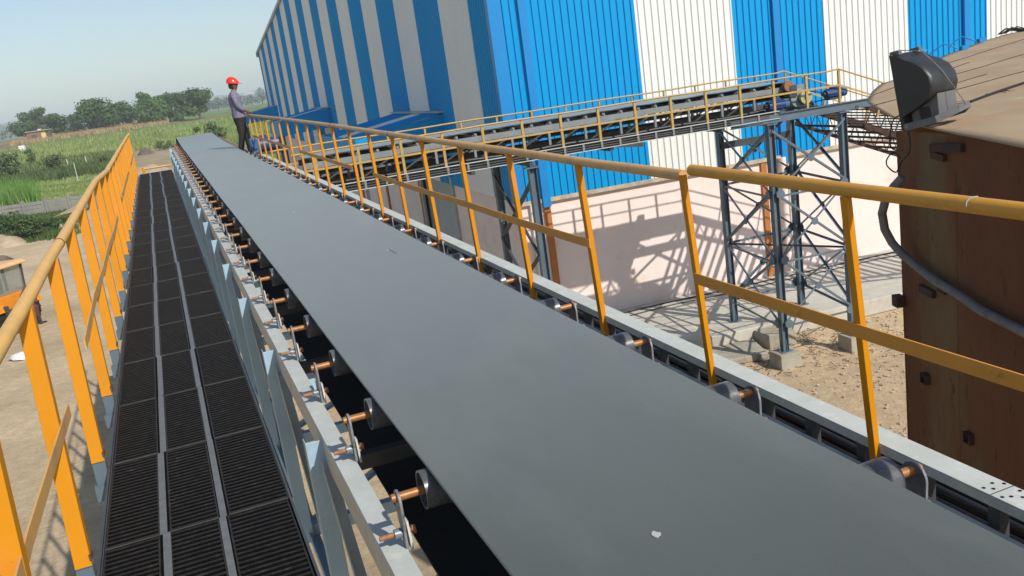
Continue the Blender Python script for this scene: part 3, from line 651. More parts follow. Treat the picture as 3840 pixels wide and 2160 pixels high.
    e0 = GW(-0.25, 0, EAVE + 0.03) + o_; e1 = e0 + BB * 34; f0 = GW(70.45, 0, EAVE + 0.03) + o_; f1 = f0 + BB * 34
    mb.add([e0, e1, R1, R0, f1, f0], [(0, 1, 2, 3), (3, 2, 4, 5)]); obj('roof', mb, 'roof_sheet', wh, fix=False)
    mb = MB()
    for a, b in ((0, 35), (35, 70.2)):
        mb.bar2(GW(a, -0.16, roof_z(a) + 0.02), GW(b, -0.16, roof_z(b) + 0.02), LN, UZ, 0.16, 0.22)
    obj('verge_trim', mb, 'flash_grey', wh)
    mb = MB(); mb.box(GW(70.3, -0.1, EAVE - 0.15), LA, LN, UZ, 0.14, 0.16, 0.22); obj('gutter_end', mb, 'flash_grey', wh)
    # pilasters
    for b_, t in ((7.80, 0.09), (14.58, 0.09), (22.0, 0.09)):
        mb = MB(); mb.box(BB * b_ + BA * 23.165 + UZ * 1.98, BB, BA, UZ, t, 0.035, 1.96); obj('pilaster', mb, 'terracotta', wh)
    for l in (10.95, 17.5, 24, 36.5, 43, 50):
        mb = MB(); mb.box(GW(l, -0.035, 2.0), LA, LN, UZ, 0.13, 0.035, 2.03); obj('pilaster', mb, 'terracotta', wh)
    # doors with roller shutters under canopies
    for l0, l1, zc, c0, c1 in ((6.2, 10.6, 6.42, 5.9, 12.9), (30.4, 35.4, 6.76, 29.9, 37.0), (62, 66.5, 7.15, 61.0, 69.0)):
        mb = MB(); n = 60; vs = []
        for i in range(n + 1):
            z = 5.4 * i / n
            vs += [GW(l0, 0.12, z), GW(l1, 0.12, z), GW(l0, 0.095, z + 0.02), GW(l1, 0.095, z + 0.02)]
        mb.add(vs, [(4 * i, 4 * i + 1, 4 * i + 3, 4 * i + 2) for i in range(n + 1)] + [(4 * i + 2, 4 * i + 3, 4 * i + 5, 4 * i + 4) for i in range(n)])
        obj('roller_shutter', mb, 'shutter', wh, fix=False)
        for l in (l0, l1):
            mb = MB(); mb.box(GW(l, -0.045, 2.5), LA, LN, UZ, 0.09, 0.045, 2.5); obj('shutter_guide', mb, 'flash_grey', wh)
        mb = MB(); mb.box(GW((l0 + l1) / 2, -0.10, 4.75), LA, LN, UZ, (l1 - l0) / 2 + 0.2, 0.035, 0.42); obj('shutter_head', mb, 'flash_blue', wh)
        # canopy
        zi = lambda k: zc - 0.0
        outz = zc - 0.42; E_ = 3.0
        stripes = [(c0, c0 + 2.2, 'clad_blue'), (c0 + 2.2, c0 + 3.6, 'clad_white'), (c0 + 3.6, c1, 'clad_blue')]
        root = None
        for a, b, mm in stripes:
            mb = MB(); n = int((b - a) / 0.2); vs = []
            for i in range(n * 4 + 1):
                l = a + (b - a) * i / (n * 4); h = 0.03 if i % 4 == 2 else 0.0
                vs += [GW(l, -0.07, zc + h), GW(l, -E_, outz + h)]
            mb.add(vs, [(2 * i, 2 * i + 1, 2 * i + 3, 2 * i + 2) for i in range(n * 4)])
            if root is None: root = obj('canopy', mb, mm, wh, fix=False)
            else: obj('roof_stripe', mb, mm, root, fix=False)
        for l in (c0, c1):
            mb = MB(); mb.prism([GW(l - 0.02, -0.07, zc - 0.01), GW(l - 0.02, -E_, outz - 0.01), GW(l - 0.02, -E_, outz - 0.75), GW(l - 0.02, -0.07, zc - 1.05)], LA * 0.04); obj('side_panel', mb, 'clad_blue', root)
        mb = MB(); mb.bar2(GW(c0 - 0.05, -E_ - 0.02, outz - 0.38), GW(c1 + 0.05, -E_ - 0.02, outz - 0.38), LN, UZ, 0.04, 0.74); obj('fascia', mb, 'clad_blue', root)
        mb = MB(); mb.bar2(GW(c0 - 0.15, -0.16, zc + 0.05), GW(c1 + 0.15, -0.16, zc + 0.05), LN, UZ, 0.22, 0.06); obj('ridge_flashing', mb, 'flash_grey', root)
        for l in (c0 + 0.1, c1 - 0.1):
            mb = MB(); mb.bar2(GW(l, -E_ + 0.1, 0), GW(l, -E_ + 0.1, outz - 0.1), LA, LN, 0.09, 0.09); obj('canopy_post', mb, 'dark_steel', root)
warehouse()
# concrete apron along the sunlit wall and lower kerb blocks
mb = MB(); mb.prism([Q(7.8, 21.6, 0), Q(9.4, 19.6, 0), Q(10.6, 19.18, 0), Q(33, 19.1, 0), Q(33, 23.2, 0), Q(7.8, 23.2, 0)], UZ * 0.42)
tag(obj('apron', mb, 'concrete', bevel=0.02), None, None, kind='structure')
mb = MB(); mb.prism([Q(11.5, 18.55, 0), Q(12.2, 18.45, 0), Q(12.25, 19.16, 0), Q(11.45, 19.16, 0)], UZ * 0.36)
tag(obj('kerb_block', mb, 'concrete_old', bevel=0.02), 'rust-stained concrete block against the apron behind the nearest tower leg', 'concrete block')
mb = MB(); mb.prism([Q(8.9, 18.3, 0), Q(11.1, 18.0, 0), Q(11.4, 19.15, 0), Q(9.0, 19.4, 0)], UZ * 0.16)
tag(obj('kerb_block', mb, 'concrete_old', bevel=0.02), 'low flat concrete slab left of the nearest tower leg', 'concrete block')
for i, (h, off) in enumerate(((0.02, 0.0), (0.015, 0.35))):
    mb = MB(); pts = []
    for k in range(60):
        b_ = 9.0 + k * 0.25; pts.append(Q(b_, 22.75 - off + 0.15 * mnoise.noise(V((b_ * 0.5, i * 9, 0))), 0.44))
    mb.tube(pts, h, 6); tag(obj('loose_cable', mb, 'cable'), ['black cable lying on the concrete apron close to the pink wall', 'thinner black cable lying on the apron farther from the pink wall'][i], 'cable')

# ================================================================== SECOND CONVEYOR (crosses in front of the warehouse, parallel to its sunlit wall)
c2 = thing('belt_conveyor', 'elevated second belt conveyor on grey trusses crossing in front of the striped warehouse', 'conveyor', Q(5, 18.8, 5.7))
NA, FA = 17.35, 20.05
def second_conveyor():
    b0, b1 = 1.25, 12.2
    L = lambda z, a, x0=b0, x1=b1: (Q(x0, a, z), Q(x1, a, z))
    mb = MB(); top = []; n = 60
    for i in range(n + 1):
        b_ = b0 + (b1 - b0) * i / n; top.append([Q(b_, a, 6.345 + 0.006 * sin(b_ * 7)) for a in (18.2, 18.5, 19.2, 19.5)])
    for k in range(1, 8):
        t = pi / 2 - pi * k / 7; top.append([Q(b1 + 0.17 * cos(t), a, 6.175 + 0.17 * sin(t)) for a in (18.2, 18.5, 19.2, 19.5)])
    vs = [p for r_ in top for p in r_]
    mb.add(vs, [(a * 4 + k, a * 4 + k + 1, a * 4 + k + 5, a * 4 + k + 4) for a in range(len(top) - 1) for k in range(3)])
    o = obj('belt', mb, 'belt', c2, fix=False); o.modifiers.new('thickness', 'SOLIDIFY').thickness = 0.02
    mb = MB(); mb.cyl(Q(12.2, 18.1, 6.175), Q(12.2, 19.6, 6.175), 0.155, 24); obj('head_pulley', mb, 'dark_steel', c2)
    rb = MB(); rb.box(Q((b0 + b1) / 2, 18.85, 6.0), BB, BA, UZ, (b1 - b0) / 2, 0.6, 0.008); obj('return_belt', rb, 'belt_under', c2)
    for a in (18.12, 19.58):
        mb = MB(); s_ = 1 if a < 19 else -1
        mb.bar2(*[p + BA * 0.0 for p in L(6.20, a, b0, 12.6)], BA, UZ, 0.008, 0.11); mb.bar2(*L(6.259, a + s_ * 0.03, b0, 12.6), BA, UZ, 0.06, 0.007); mb.bar2(*L(6.144, a + s_ * 0.03, b0, 12.6), BA, UZ, 0.06, 0.007)
        obj('stringer', mb, 'c2_steel', c2)
    # idlers with brackets
    it = MB(); it.cyl(Q(1.5, 18.15, 6.275), Q(1.5, 19.55, 6.275), 0.012, 8); i0 = obj('idler', it, 'shaft', c2)
    ro = MB(); ro.cyl(Q(1.5, 18.26, 6.275), Q(1.5, 19.44, 6.275), 0.054, 14); obj('roller', ro, 'roller', i0)
    for a in (18.17, 19.53):
        bk = MB(); bk.box(Q(1.5, a, 6.275), BB, UZ, BA, 0.028, 0.045, 0.005); obj('bracket_plate', bk, 'plate', i0)
        bt = MB(); bt.cyl(Q(1.5, a - 0.05, 6.275), Q(1.5, a - 0.01, 6.275), 0.022, 8); obj('bearing_cap', bt, 'nut', i0)
    for k in range(1, 26): dup(i0, BB * 0.41 * k, c2)
    # truss below
    for a in (18.16, 19.54):
        vt = MB(); vt.ell(Q(1.40, a, 5.72), Q(1.40, a, 6.14), BB, BA, 0.05, 0.006); v0 = obj('truss_vertical', vt, 'c2_steel', c2)
        dg = MB(); dg.ell(Q(1.42, a, 5.74), Q(2.20, a, 6.13), UZ, BA, 0.04, 0.005); d0 = obj('truss_diagonal', dg, 'dark_steel', c2)
        for k in range(1, 13): dup(v0, BB * 0.8245 * k, c2); dup(d0, BB * 0.8245 * k, c2)
        mb = MB(); mb.ell(Q(b0, a, 5.72), Q(12.5, a, 5.72), BA, UZ, 0.06, 0.007); obj('bottom_chord', mb, 'dark_steel', c2)
    # deck: channel beam with cable ladder on the near side, floor plates, far beam
    mb = MB(); mb.bar2(*L(5.822, NA, b0, 11.4), BA, UZ, 0.07, 0.012); mb.bar2(*L(5.668, NA, b0, 11.4), BA, UZ, 0.07, 0.012); obj('deck_flanges', mb, 'tray', c2)
    mb = MB(); mb.bar2(*L(5.745, NA + 0.03, b0, 11.4), BA, UZ, 0.006, 0.14); obj('deck_web', mb, 'dark_steel', c2)
    for k in range(24):
        lg = MB(); b_ = b0 + 0.2 + 0.41 * k; lg.bar2(Q(b_, NA - 0.02, 5.68), Q(b_, NA - 0.02, 5.81), BB, BA, 0.045, 0.02); obj('ladder_rung', lg, 'plate', c2)
    for z in (5.715, 5.76):
        mb = MB(); mb.tube([Q(b0 + 0.3 * k, NA - 0.005, z + 0.008 * mnoise.noise(V((k * 0.3, z * 50, 0)))) for k in range(34)], 0.013, 6); obj('tray_cable', mb, 'dark_steel', c2)
    mb = MB(); mb.bar2(*L(5.60, NA, 10.2, 13.75), BA, UZ, 0.11, 0.012); mb.bar2(*L(5.77, NA, 11.4, 13.75), BA, UZ, 0.11, 0.012); mb.bar2(*L(5.685, NA, 10.2, 13.75), BA, UZ, 0.012, 0.165); obj('platform_beam', mb, 'tower_steel', c2)
    mb = MB(); mb.bar2(*L(5.72, FA, b0, 13.6), BA, UZ, 0.08, 0.15); obj('far_deck_beam', mb, 'dark_steel', c2)
    mb = MB(); mb.box(Q(7.45, 17.75, 5.70), BB, BA, UZ, 6.2, 0.36, 0.012); obj('floor_plate', mb, 'grate', c2)
    mb = MB(); mb.box(Q(7.45, 19.82, 5.70), BB, BA, UZ, 6.2, 0.22, 0.012); obj('floor_plate', mb, 'grate', c2)
    for b_ in (1.4, 4.4, 7.4, 10.0, 13.4):
        mb = MB(); mb.bar2(Q(b_, NA - 0.02, 5.62), Q(b_, FA, 5.62), BB, UZ, 0.08, 0.08); obj('cross_beam', mb, 'dark_steel', c2)
    for b_ in (7.35, 10.2):      # small bracket plates that stick out under the deck
        mb = MB(); mb.prism([Q(b_, NA - 0.05, 5.66), Q(b_ + 0.75, NA - 0.05, 5.66), Q(b_ + 0.75, NA - 0.05, 5.56)], BA * 0.05); obj('gusset', mb, 'dark_steel', c2)
    mb = MB(); mb.tube([Q(b0 + 0.5 * k, 18.0, 5.80 + 0.015 * sin(k * 1.3)) for k in range(22)], 0.045, 10); obj('service_pipe', mb, 'cable', c2)
    # drive end: plummer blocks, pulley wheel with guard
    for a in (18.0, 19.7):
        mb = MB(); mb.box(Q(12.2, a, 6.15), BB, BA, UZ, 0.10, 0.05, 0.13); mb.cyl(Q(12.2, a - 0.07, 6.18), Q(12.2, a + 0.07, 6.18), 0.085, 14); obj('bearing_block', mb, 'dark_steel', c2)
    mb = MB(); mb.cyl(Q(12.47, 17.86, 5.98), Q(12.47, 17.95, 5.98), 0.15, 26); mb.cyl(Q(12.47, 17.84, 5.98), Q(12.47, 17.97, 5.98), 0.05, 12); obj('pulley_wheel', mb, 'wheel', c2)
    mb = MB(); mb.cyl(Q(12.36, 17.98, 5.98), Q(12.36, 18.08, 5.98), 0.21, 28); obj('gear_guard', mb, 'wheel_grey', c2)
    mb = MB(); mb.cyl(Q(12.1, 17.95, 6.28), Q(12.1, 18.05, 6.28), 0.12, 20); obj('gearbox', mb, 'bolt', c2)
    for b_, z0 in ((12.0, 6.15), (12.75, 6.1)):
        mb = MB(); mb.ell(Q(b_, 18.05, 5.75), Q(b_ - 0.2, 18.05, z0), BB, BA, 0.06, 0.008); obj('drive_frame', mb, 'dark_steel', c2)
    mb = MB()
    for k in (0, 1): mb.tube([Q(12.47, 17.9, 6.13 - 0.30 * k), Q(13.0, 17.92, 6.0 - 0.15 * k)], 0.012, 6)
    obj('drive_belt', mb, 'cable', c2)
second_conveyor()
def c2_rail(label, a, ks, mids, desc_end):
    t = thing('handrail', label, 'handrail', Q(5, a, 5.8), 'handrails of the elevated conveyor')
    be = ks[-1]
    bs = 1.0 if a < 19 else 0.75
    pts = [Q(bs, a, 6.50)] + [Q(1.2 + 0.5 * k, a, 6.50 + 0.006 * sin(k)) for k in range(int((be - 1.2) / 0.5) + 1)] + [Q(be, a, 6.52)]
    if desc_end: pts.append(Q(desc_end, a, 6.52 - 0.395 * (desc_end - be)))
    mb = MB(); mb.tube(pts, 0.019, 10); obj('top_rail', mb, 'c2_rail', t)
    for b_ in ks:
        pm = MB(); pm.ell(Q(b_, a, 5.74), Q(b_, a, 6.49), BB, BA if a < 19 else -BA, 0.05, 0.005); obj('post', pm, 'c2_rail', t)
    if desc_end:
        for k in (1, 2, 3):
            b_ = be + (desc_end - be) * k / 3.05; z = 6.52 - 0.395 * (b_ - be)
            pm = MB(); pm.ell(Q(b_ - 0.2, a, z - 0.74), Q(b_, a, z - 0.01), BB, BA, 0.05, 0.005); obj('post', pm, 'c2_rail', t)
        mb = MB(); mb.bar2(Q(be, a, 6.17), Q(desc_end, a, 6.17 - 0.395 * (desc_end - be)), BA, UZ, 0.006, 0.045); obj('mid_rail', mb, 'c2_rail', t)
    mb = MB(); mb.bar2(Q(bs, a - 0.005, 6.17), Q(be, a - 0.005, 6.17), BA, UZ, 0.006, 0.04); obj('mid_rail', mb, 'c2_rail', t)
c2_rail('thin yellow handrail along the near side of the elevated conveyor', NA, [2.22 + 0.8245 * k for k in range(-1, 13)] + [12.96], 0, 16.5)
c2_rail('thin yellow handrail on the warehouse side of the elevated conveyor', FA, [4.95 + 0.845 * k for k in range(-4, 10)] + [13.38], 0, 17.2)
def motor(label, b_, a, z, L=0.5, r=0.11, ax=None):
    t = thing('electric_motor', label, 'motor', Q(b_, a, z - r - 0.04), 'blue electric motors of the elevated conveyor')
    mb = MB(); mb.cyl(Q(b_ - L / 2, a, z), Q(b_ + L * 0.28, a, z), r, 20)
    for k in range(12):
        an = k * pi / 6; mb.box(Q(b_ - L * 0.1, a, z) + (BA * cos(an) + UZ * sin(an)) * (r + 0.006), BB, BA * cos(an) + UZ * sin(an), -BA * sin(an) + UZ * cos(an), L * 0.34, 0.010, 0.004)
    obj('body', mb, 'motor', t)
    mb = MB(); mb.cyl(Q(b_ + L * 0.28, a, z), Q(b_ + L * 0.5, a, z), r * 1.06, 20, r * 0.98); obj('fan_cover', mb, 'motor_light', t)
    mb = MB(); mb.box(Q(b_ - 0.05, a, z + r + 0.02), BB, BA, UZ, 0.07, 0.06, 0.035); obj('terminal_box', mb, 'motor', t)
    mb = MB(); mb.box(Q(b_ - 0.05, a, z - r - 0.02), BB, BA, UZ, L * 0.3, r * 0.95, 0.02); obj('foot', mb, 'dark_steel', t)
    mb = MB(); mb.cyl(Q(b_ - L * 0.5, a, z), Q(b_ - L * 0.66, a, z), r * 0.45, 14); obj('coupling', mb, 'dark_steel', t)
motor('blue electric motor left of the cream pulley on the elevated conveyor', 11.55, 17.62, 5.93)
motor('blue electric motor at the right end of the elevated conveyor platform above the tower leg', 13.15, 17.75, 5.98, 0.52, 0.10)
# ---- descending gallery to the right
gal = thing('inclined_gallery', 'dark inclined truss gallery going down behind the rusty shed', 'conveyor', Q(15, 18.6, 5))
for a in (NA + 0.05, FA - 0.05):
    f = lambda b_, dz: Q(b_, a, 5.72 - 0.42 * (b_ - 13.5) + dz)
    mb = MB(); mb.bar2(f(13.6, 0), f(20.0, 0), BA, UZ, 0.07, 0.20); obj('top_chord', mb, 'rust_dark', gal)
    mb = MB(); mb.bar2(f(13.6, -0.50), f(20.0, -0.5), BA, UZ, 0.06, 0.10); obj('bottom_chord', mb, 'rust_dark', gal)
    for k in range(16):
        x = 13.65 + 0.38 * k; mb = MB(); mb.bar2(f(x, -0.48), f(x + 0.19, -0.06), BA, UZ, 0.03, 0.03); mb.bar2(f(x + 0.19, -0.06), f(x + 0.38, -0.48), BA, UZ, 0.03, 0.03); obj('lattice', mb, 'dark_steel', gal)
for k in range(26):
    x = 13.65 + 0.25 * k; mb = MB(); mb.bar2(Q(x, NA + 0.05, 5.66 - 0.42 * (x - 13.5)), Q(x, FA - 0.05, 5.66 - 0.42 * (x - 13.5)), BB, UZ, 0.10, 0.02); obj('tread', mb, 'rust_dark', gal)
    if k % 2 == 0:
        mb = MB(); mb.bar2(Q(x, NA + 0.05, 5.2 - 0.42 * (x - 13.5)), Q(x, FA - 0.05, 5.2 - 0.42 * (x - 13.5)), BB, UZ, 0.05, 0.05); obj('bottom_tie', mb, 'rust_dark', gal)

# ---- four legged tower under the drive end
tower = thing('support_tower', 'four-legged blue grey lattice tower with X bracing under the drive end of the elevated conveyor', 'tower', Q(12.3, 18.7, 0.3))
CN = (11.14, 17.35); CR = (13.0, 17.35); CLf = (11.42, 20.0); CB = (13.48, 20.05)
def leg(c, zb, mm='tower_steel'):
    mb = MB(); mb.ibeam(Q(c[0], c[1], zb), Q(c[0], c[1], 5.56), BA, BB, 0.15, 0.15, 0.011); mb.box(Q(c[0], c[1], 5.57), BB, BA, UZ, 0.13, 0.11, 0.012)
    mb.box(Q(c[0], c[1], zb + 0.008), BB, BA, UZ, 0.15, 0.13, 0.008)
    for sx, sy in ((1, 0), (-1, 0), (0, 1), (0, -1)):
        mb.prism([Q(c[0], c[1], zb + 0.3) + BB * 0.075 * sx + BA * 0.075 * sy, Q(c[0], c[1], zb + 0.012) + BB * 0.14 * sx + BA * 0.12 * sy, Q(c[0], c[1], zb + 0.012) + BB * 0.07 * sx + BA * 0.07 * sy], (BA if sx else BB) * 0.01)
    obj('leg', mb, mm, tower)
for c, zb in ((CN, 0.36), (CR, 0.36), (CLf, 0.43), (CB, 0.43)): leg(c, zb)
LV = [5.40, 4.02, 2.52, 1.02]
def brace(p0, p1, off):
    mb = MB(); mb.ell(p0, p1, off, UZ, 0.06, 0.006); obj('brace', mb, 'tower_steel', tower)
def gus(p, ax, s=0.16):
    mb = MB(); c = s * 0.38; pts = []
    for x, z in ((-s, -c), (-c, -s), (c, -s), (s, -c), (s, c), (c, s), (-c, s), (-s, c)): pts.append(p + ax * x + UZ * z)
    n_ = ax.cross(UZ); mb.prism([q - n_ * 0.005 for q in pts], n_ * 0.010); obj('gusset_plate', mb, 'tower_steel', tower)
for (c0, c1, off) in ((CN, CR, -BA), (CLf, CB, BA), (CN, CLf, -BB), (CR, CB, BB)):
    o_ = off * 0.085
    for i in range(3):
        zt, zb = LV[i], LV[i + 1]
        a0 = Q(*c0, zt) + o_; a1 = Q(*c1, zb) + o_; b0 = Q(*c0, zb) + o_; b1 = Q(*c1, zt) + o_
        brace(a0, a1, -off); brace(b0 + off * 0.012, b1 + off * 0.012, -off)
        ax = (Q(*c1, 0) - Q(*c0, 0)).normalized()
        gus((a0 + a1) / 2 + off * 0.02, ax, 0.085)
        gus(b0 + ax * 0.10 + off * 0.02, ax, 0.10); gus(a1 - ax * 0.10 + off * 0.02, ax, 0.10)
    for z in LV[1:]:
        mb = MB(); mb.ell(Q(*c0, z - 0.07) + o_, Q(*c1, z - 0.07) + o_, UZ, -off, 0.05, 0.006); obj('horizontal_tie', mb, 'tower_steel', tower)
for (c0, c1) in ((CN, CB), (CR, CLf)):
    mb = MB(); mb.ell(Q(*c0, 2.45), Q(*c1, 2.45), UZ, BB, 0.05, 0.006); obj('plan_brace', mb, 'dark_steel', tower)
mb = MB(); mb.bar2(Q(*CLf, 4.95), Q(*CB, 4.95), BA, UZ, 0.12, 0.16); obj('dark_beam', mb, 'dark_steel', tower)
for i, (c, lab) in enumerate(((CN, 'square concrete footing on the gravel under the nearest tower leg'), (CR, 'square concrete footing under the right front tower leg, behind the handrail post'))):
    mb = MB(); h = (0.27, 0.24)[i]; mb.box(Q(c[0], c[1], 0.15), BB, BA, UZ, h, 0.25, 0.21); tag(obj('concrete_footing', mb, 'concrete_old', bevel=0.012), lab, 'concrete footing')
# ---- two-legged trestle farther left
tr = thing('trestle', 'two-legged blue grey trestle under the elevated conveyor at the warehouse corner', 'trestle', Q(5.65, 18.7, 0))
for a in (17.35, 20.0):
    mb = MB(); mb.ibeam(Q(5.62, a, 0.1), Q(5.62, a, 5.52), BA, BB, 0.15, 0.16, 0.011); mb.box(Q(5.62, a, 5.53), BB, BA, UZ, 0.15, 0.12, 0.012); obj('leg', mb, 'tower_steel', tr)
for zt, zb in ((5.2, 3.7), (3.7, 2.2), (2.2, 0.7)):
    mb = MB(); mb.ell(Q(5.54, 17.35, zt), Q(5.54, 20.0, zb), BB, UZ, 0.07, 0.007); obj('brace', mb, 'dark_steel', tr)
    mb = MB(); mb.ell(Q(5.52, 17.35, zb), Q(5.52, 20.0, zt), BB, UZ, 0.07, 0.007); obj('brace', mb, 'dark_steel', tr)
mb = MB(); mb.bar2(Q(5.62, 17.3, 5.59), Q(5.62, 20.1, 5.59), BB, UZ, 0.09, 0.09); obj('cap_beam', mb, 'dark_steel', tr)
# ================================================================== RUSTY SHED WITH FLOODLIGHT
shed = thing('rusty_shed', 'tall rusted sheet-metal shed on the right with wavy tan roof sheets', 'shed', V((5, 6, 0)))
SX = 3.40; SY1 = 7.62; SY0 = 1.2; RZ = 6.60
def rz(x, y): return RZ + 0.050 * (x - SX) + 0.018 * sin(y * 2.2) * max(0, 1 - (x - SX) / 1.5) + 0.012 * mnoise.noise(V((x * 0.8, y * 0.8, 0)))
def shed_build():
    # wall facing the conveyor, slightly buckled panels
    mb = MB(); n = 40; m_ = 24; vs = []
    for i in range(n + 1):
        y = SY0 + (SY1 - SY0) * i / n
        for j in range(m_ + 1):
            z = (RZ - 0.03) * j / m_
            vs.append(V((SX + 0.018 * mnoise.noise(V((y * 0.9, z * 0.35, 2))) + 0.006 * sin(y * 6.0), y, z + (0.0 if j < m_ else 0.02 * sin(y * 2.2) ))))
    k = m_ + 1
    mb.add(vs, [(i * k + j, i * k + j + 1, (i + 1) * k + j + 1, (i + 1) * k + j) for i in range(n) for j in range(m_)], True)
    obj('side_wall', mb, 'rust_wall', shed)
    mb = MB(); mb.prism([V((SX + 0.01, SY1, 0)), V((9.5, SY1 + 0.4, 0)), V((9.5, SY1 + 0.4, RZ - 0.05)), V((SX + 0.01, SY1, RZ - 0.05))], V((0, -0.02, 0))); obj('end_wall', mb, 'rust_wall', shed)
    # roof: three sheets, overlapping
    def sheet(nm, poly_fn, x0, x1, nx, ny, dz):
        mb = MB(); vs = []
        for i in range(nx + 1):
            x = x0 + (x1 - x0) * i / nx; a, b = poly_fn(x)
            for j in range(ny + 1):
                y = a + (b - a) * j / ny; vs.append(V((x, y, rz(x, y) + dz)))
        k = ny + 1; mb.add(vs, [(i * k + j, i * k + j + 1, (i + 1) * k + j + 1, (i + 1) * k + j) for i in range(nx) for j in range(ny)], True)
        o = obj(nm, mb, 'rust_roof', shed, fix=False); sd = o.modifiers.new('t', 'SOLIDIFY'); sd.thickness = 0.012
    far = [(3.30, 6.4), (3.36, 7.0), (3.47, 7.34), (3.62, 8.11), (3.83, 9.03), (4.01, 9.64), (4.46, 10.61), (4.98, 11.5), (5.2, 11.68), (6.07, 12.77), (7.0, 13.95), (8.46, 15.49), (9.21, 16.16), (9.7, 16.2)]
    def farY(x):
        for (x0, y0), (x1, y1) in zip(far, far[1:]):
            if x0 <= x <= x1: return y0 + (y1 - y0) * (x - x0) / (x1 - x0)
        return far[0][1] if x < far[0][0] else far[-1][1]
    def nearY(x): return 0.5 + 0.55 * (x - 3.3)
    # sheets run in strips along the direction towards the far corner
    dirv = V((0.585, 0.811, 0))
    mb = MB()
    sheet('roof_sheet', lambda x: (nearY(x), farY(x)), 3.30, 9.65, 52, 60, 0.0)
    # lapped sheet edges (dark seams) along the roof
    for (x0, y0, x1, y1) in ((6.34, 12.54, 9.5, 15.2), (5.52, 10.82, 9.5, 13.2), (4.62, 9.16, 9.5, 11.4), (4.34, 10.34, 6.34, 12.0), (3.86, 9.13, 5.52, 10.1)):
        mb = MB(); N = 30; pts = [(x0 + (x1 - x0) * i / N, y0 + (y1 - y0) * i / N) for i in range(N + 1)]
        for (a, b), (c, d) in zip(pts, pts[1:]):
            mb.bar2(V((a, b, rz(a, b) + 0.010)), V((c, d, rz(c, d) + 0.010)), V((0.55, -0.83, 0)), UZ, 0.03, 0.010)
        obj('sheet_lap', mb, 'rust_roof', shed)
        mb = MB()
        for (a, b), (c, d) in zip(pts, pts[1:]):
            mb.bar2(V((a + 0.012, b - 0.018, rz(a, b) + 0.012)), V((c + 0.012, d - 0.018, rz(c, d) + 0.012)), V((0.55, -0.83, 0)), UZ, 0.022, 0.010)
        obj('seam_sealant', mb, 'rust_dark', shed)
    for y in (6.62, 5.15):      # lapped plate edges with a weld bead
        mb = MB(); pts = [V((SX - 0.012 + 0.018 * mnoise.noise(V((y * 0.9, z * 0.35, 2))), y + 0.006 * sin(z * 3), z)) for z in [0.3 * k for k in range(22)]]
        mb.tube(pts, 0.003, 5); obj('weld_seam', mb, 'rust_wall', shed)
    # wall stubs and bracket that carry the hose
    for (y, z) in ((7.17, 4.48), (6.47, 4.23)):
        v_ = V((SX, y, z)); mb = MB(); t_ = 0.06
        for dy, dz, hy, hz in ((0, 0.04, 0.045, 0.004), (0, -0.04, 0.045, 0.004), (0.041, 0, 0.004, 0.036), (-0.041, 0, 0.004, 0.036)): mb.box(v_ + V((-0.02, dy, dz)), (1, 0, 0), (0, 1, 0), (0, 0, 1), 0.03, hy, hz)
        obj('square_socket', mb, 'rust_dark', shed)
    for (y0, y1, z, h, d) in ((6.98, 7.22, 5.27, 0.030, 0.018), (6.78, 6.9, 5.36, 0.04, 0.018), (7.56, 7.66, 5.06, 0.05, 0.035)):
        mb = MB(); mb.box(V((SX - d, (y0 + y1) / 2, z)), (1, 0, 0), (0, 1, 0), (0, 0, 1), d, (y1 - y0) / 2, h); obj('wall_bracket', mb, 'rust_dark', shed)
    mb = MB(); mb.bar2(V((SX - 0.015, 6.98, 6.46)), V((SX - 0.015, 6.50, 6.50)), V((1, 0, 0)), UZ, 0.03, 0.06); mb.bar2(V((SX - 0.015, 6.96, 6.41)), V((SX - 0.015, 6.76, 6.40)), V((1, 0, 0)), UZ, 0.03, 0.05); obj('eave_bracket', mb, 'rust_dark', shed)  # flush dark bars standing in for shadow shapes under the eave
shed_build()
def at_px(x, y, plane_x):   # a point of the plane x = const
    v = ray(x, y); return EYE + v * (plane_x / v.x)
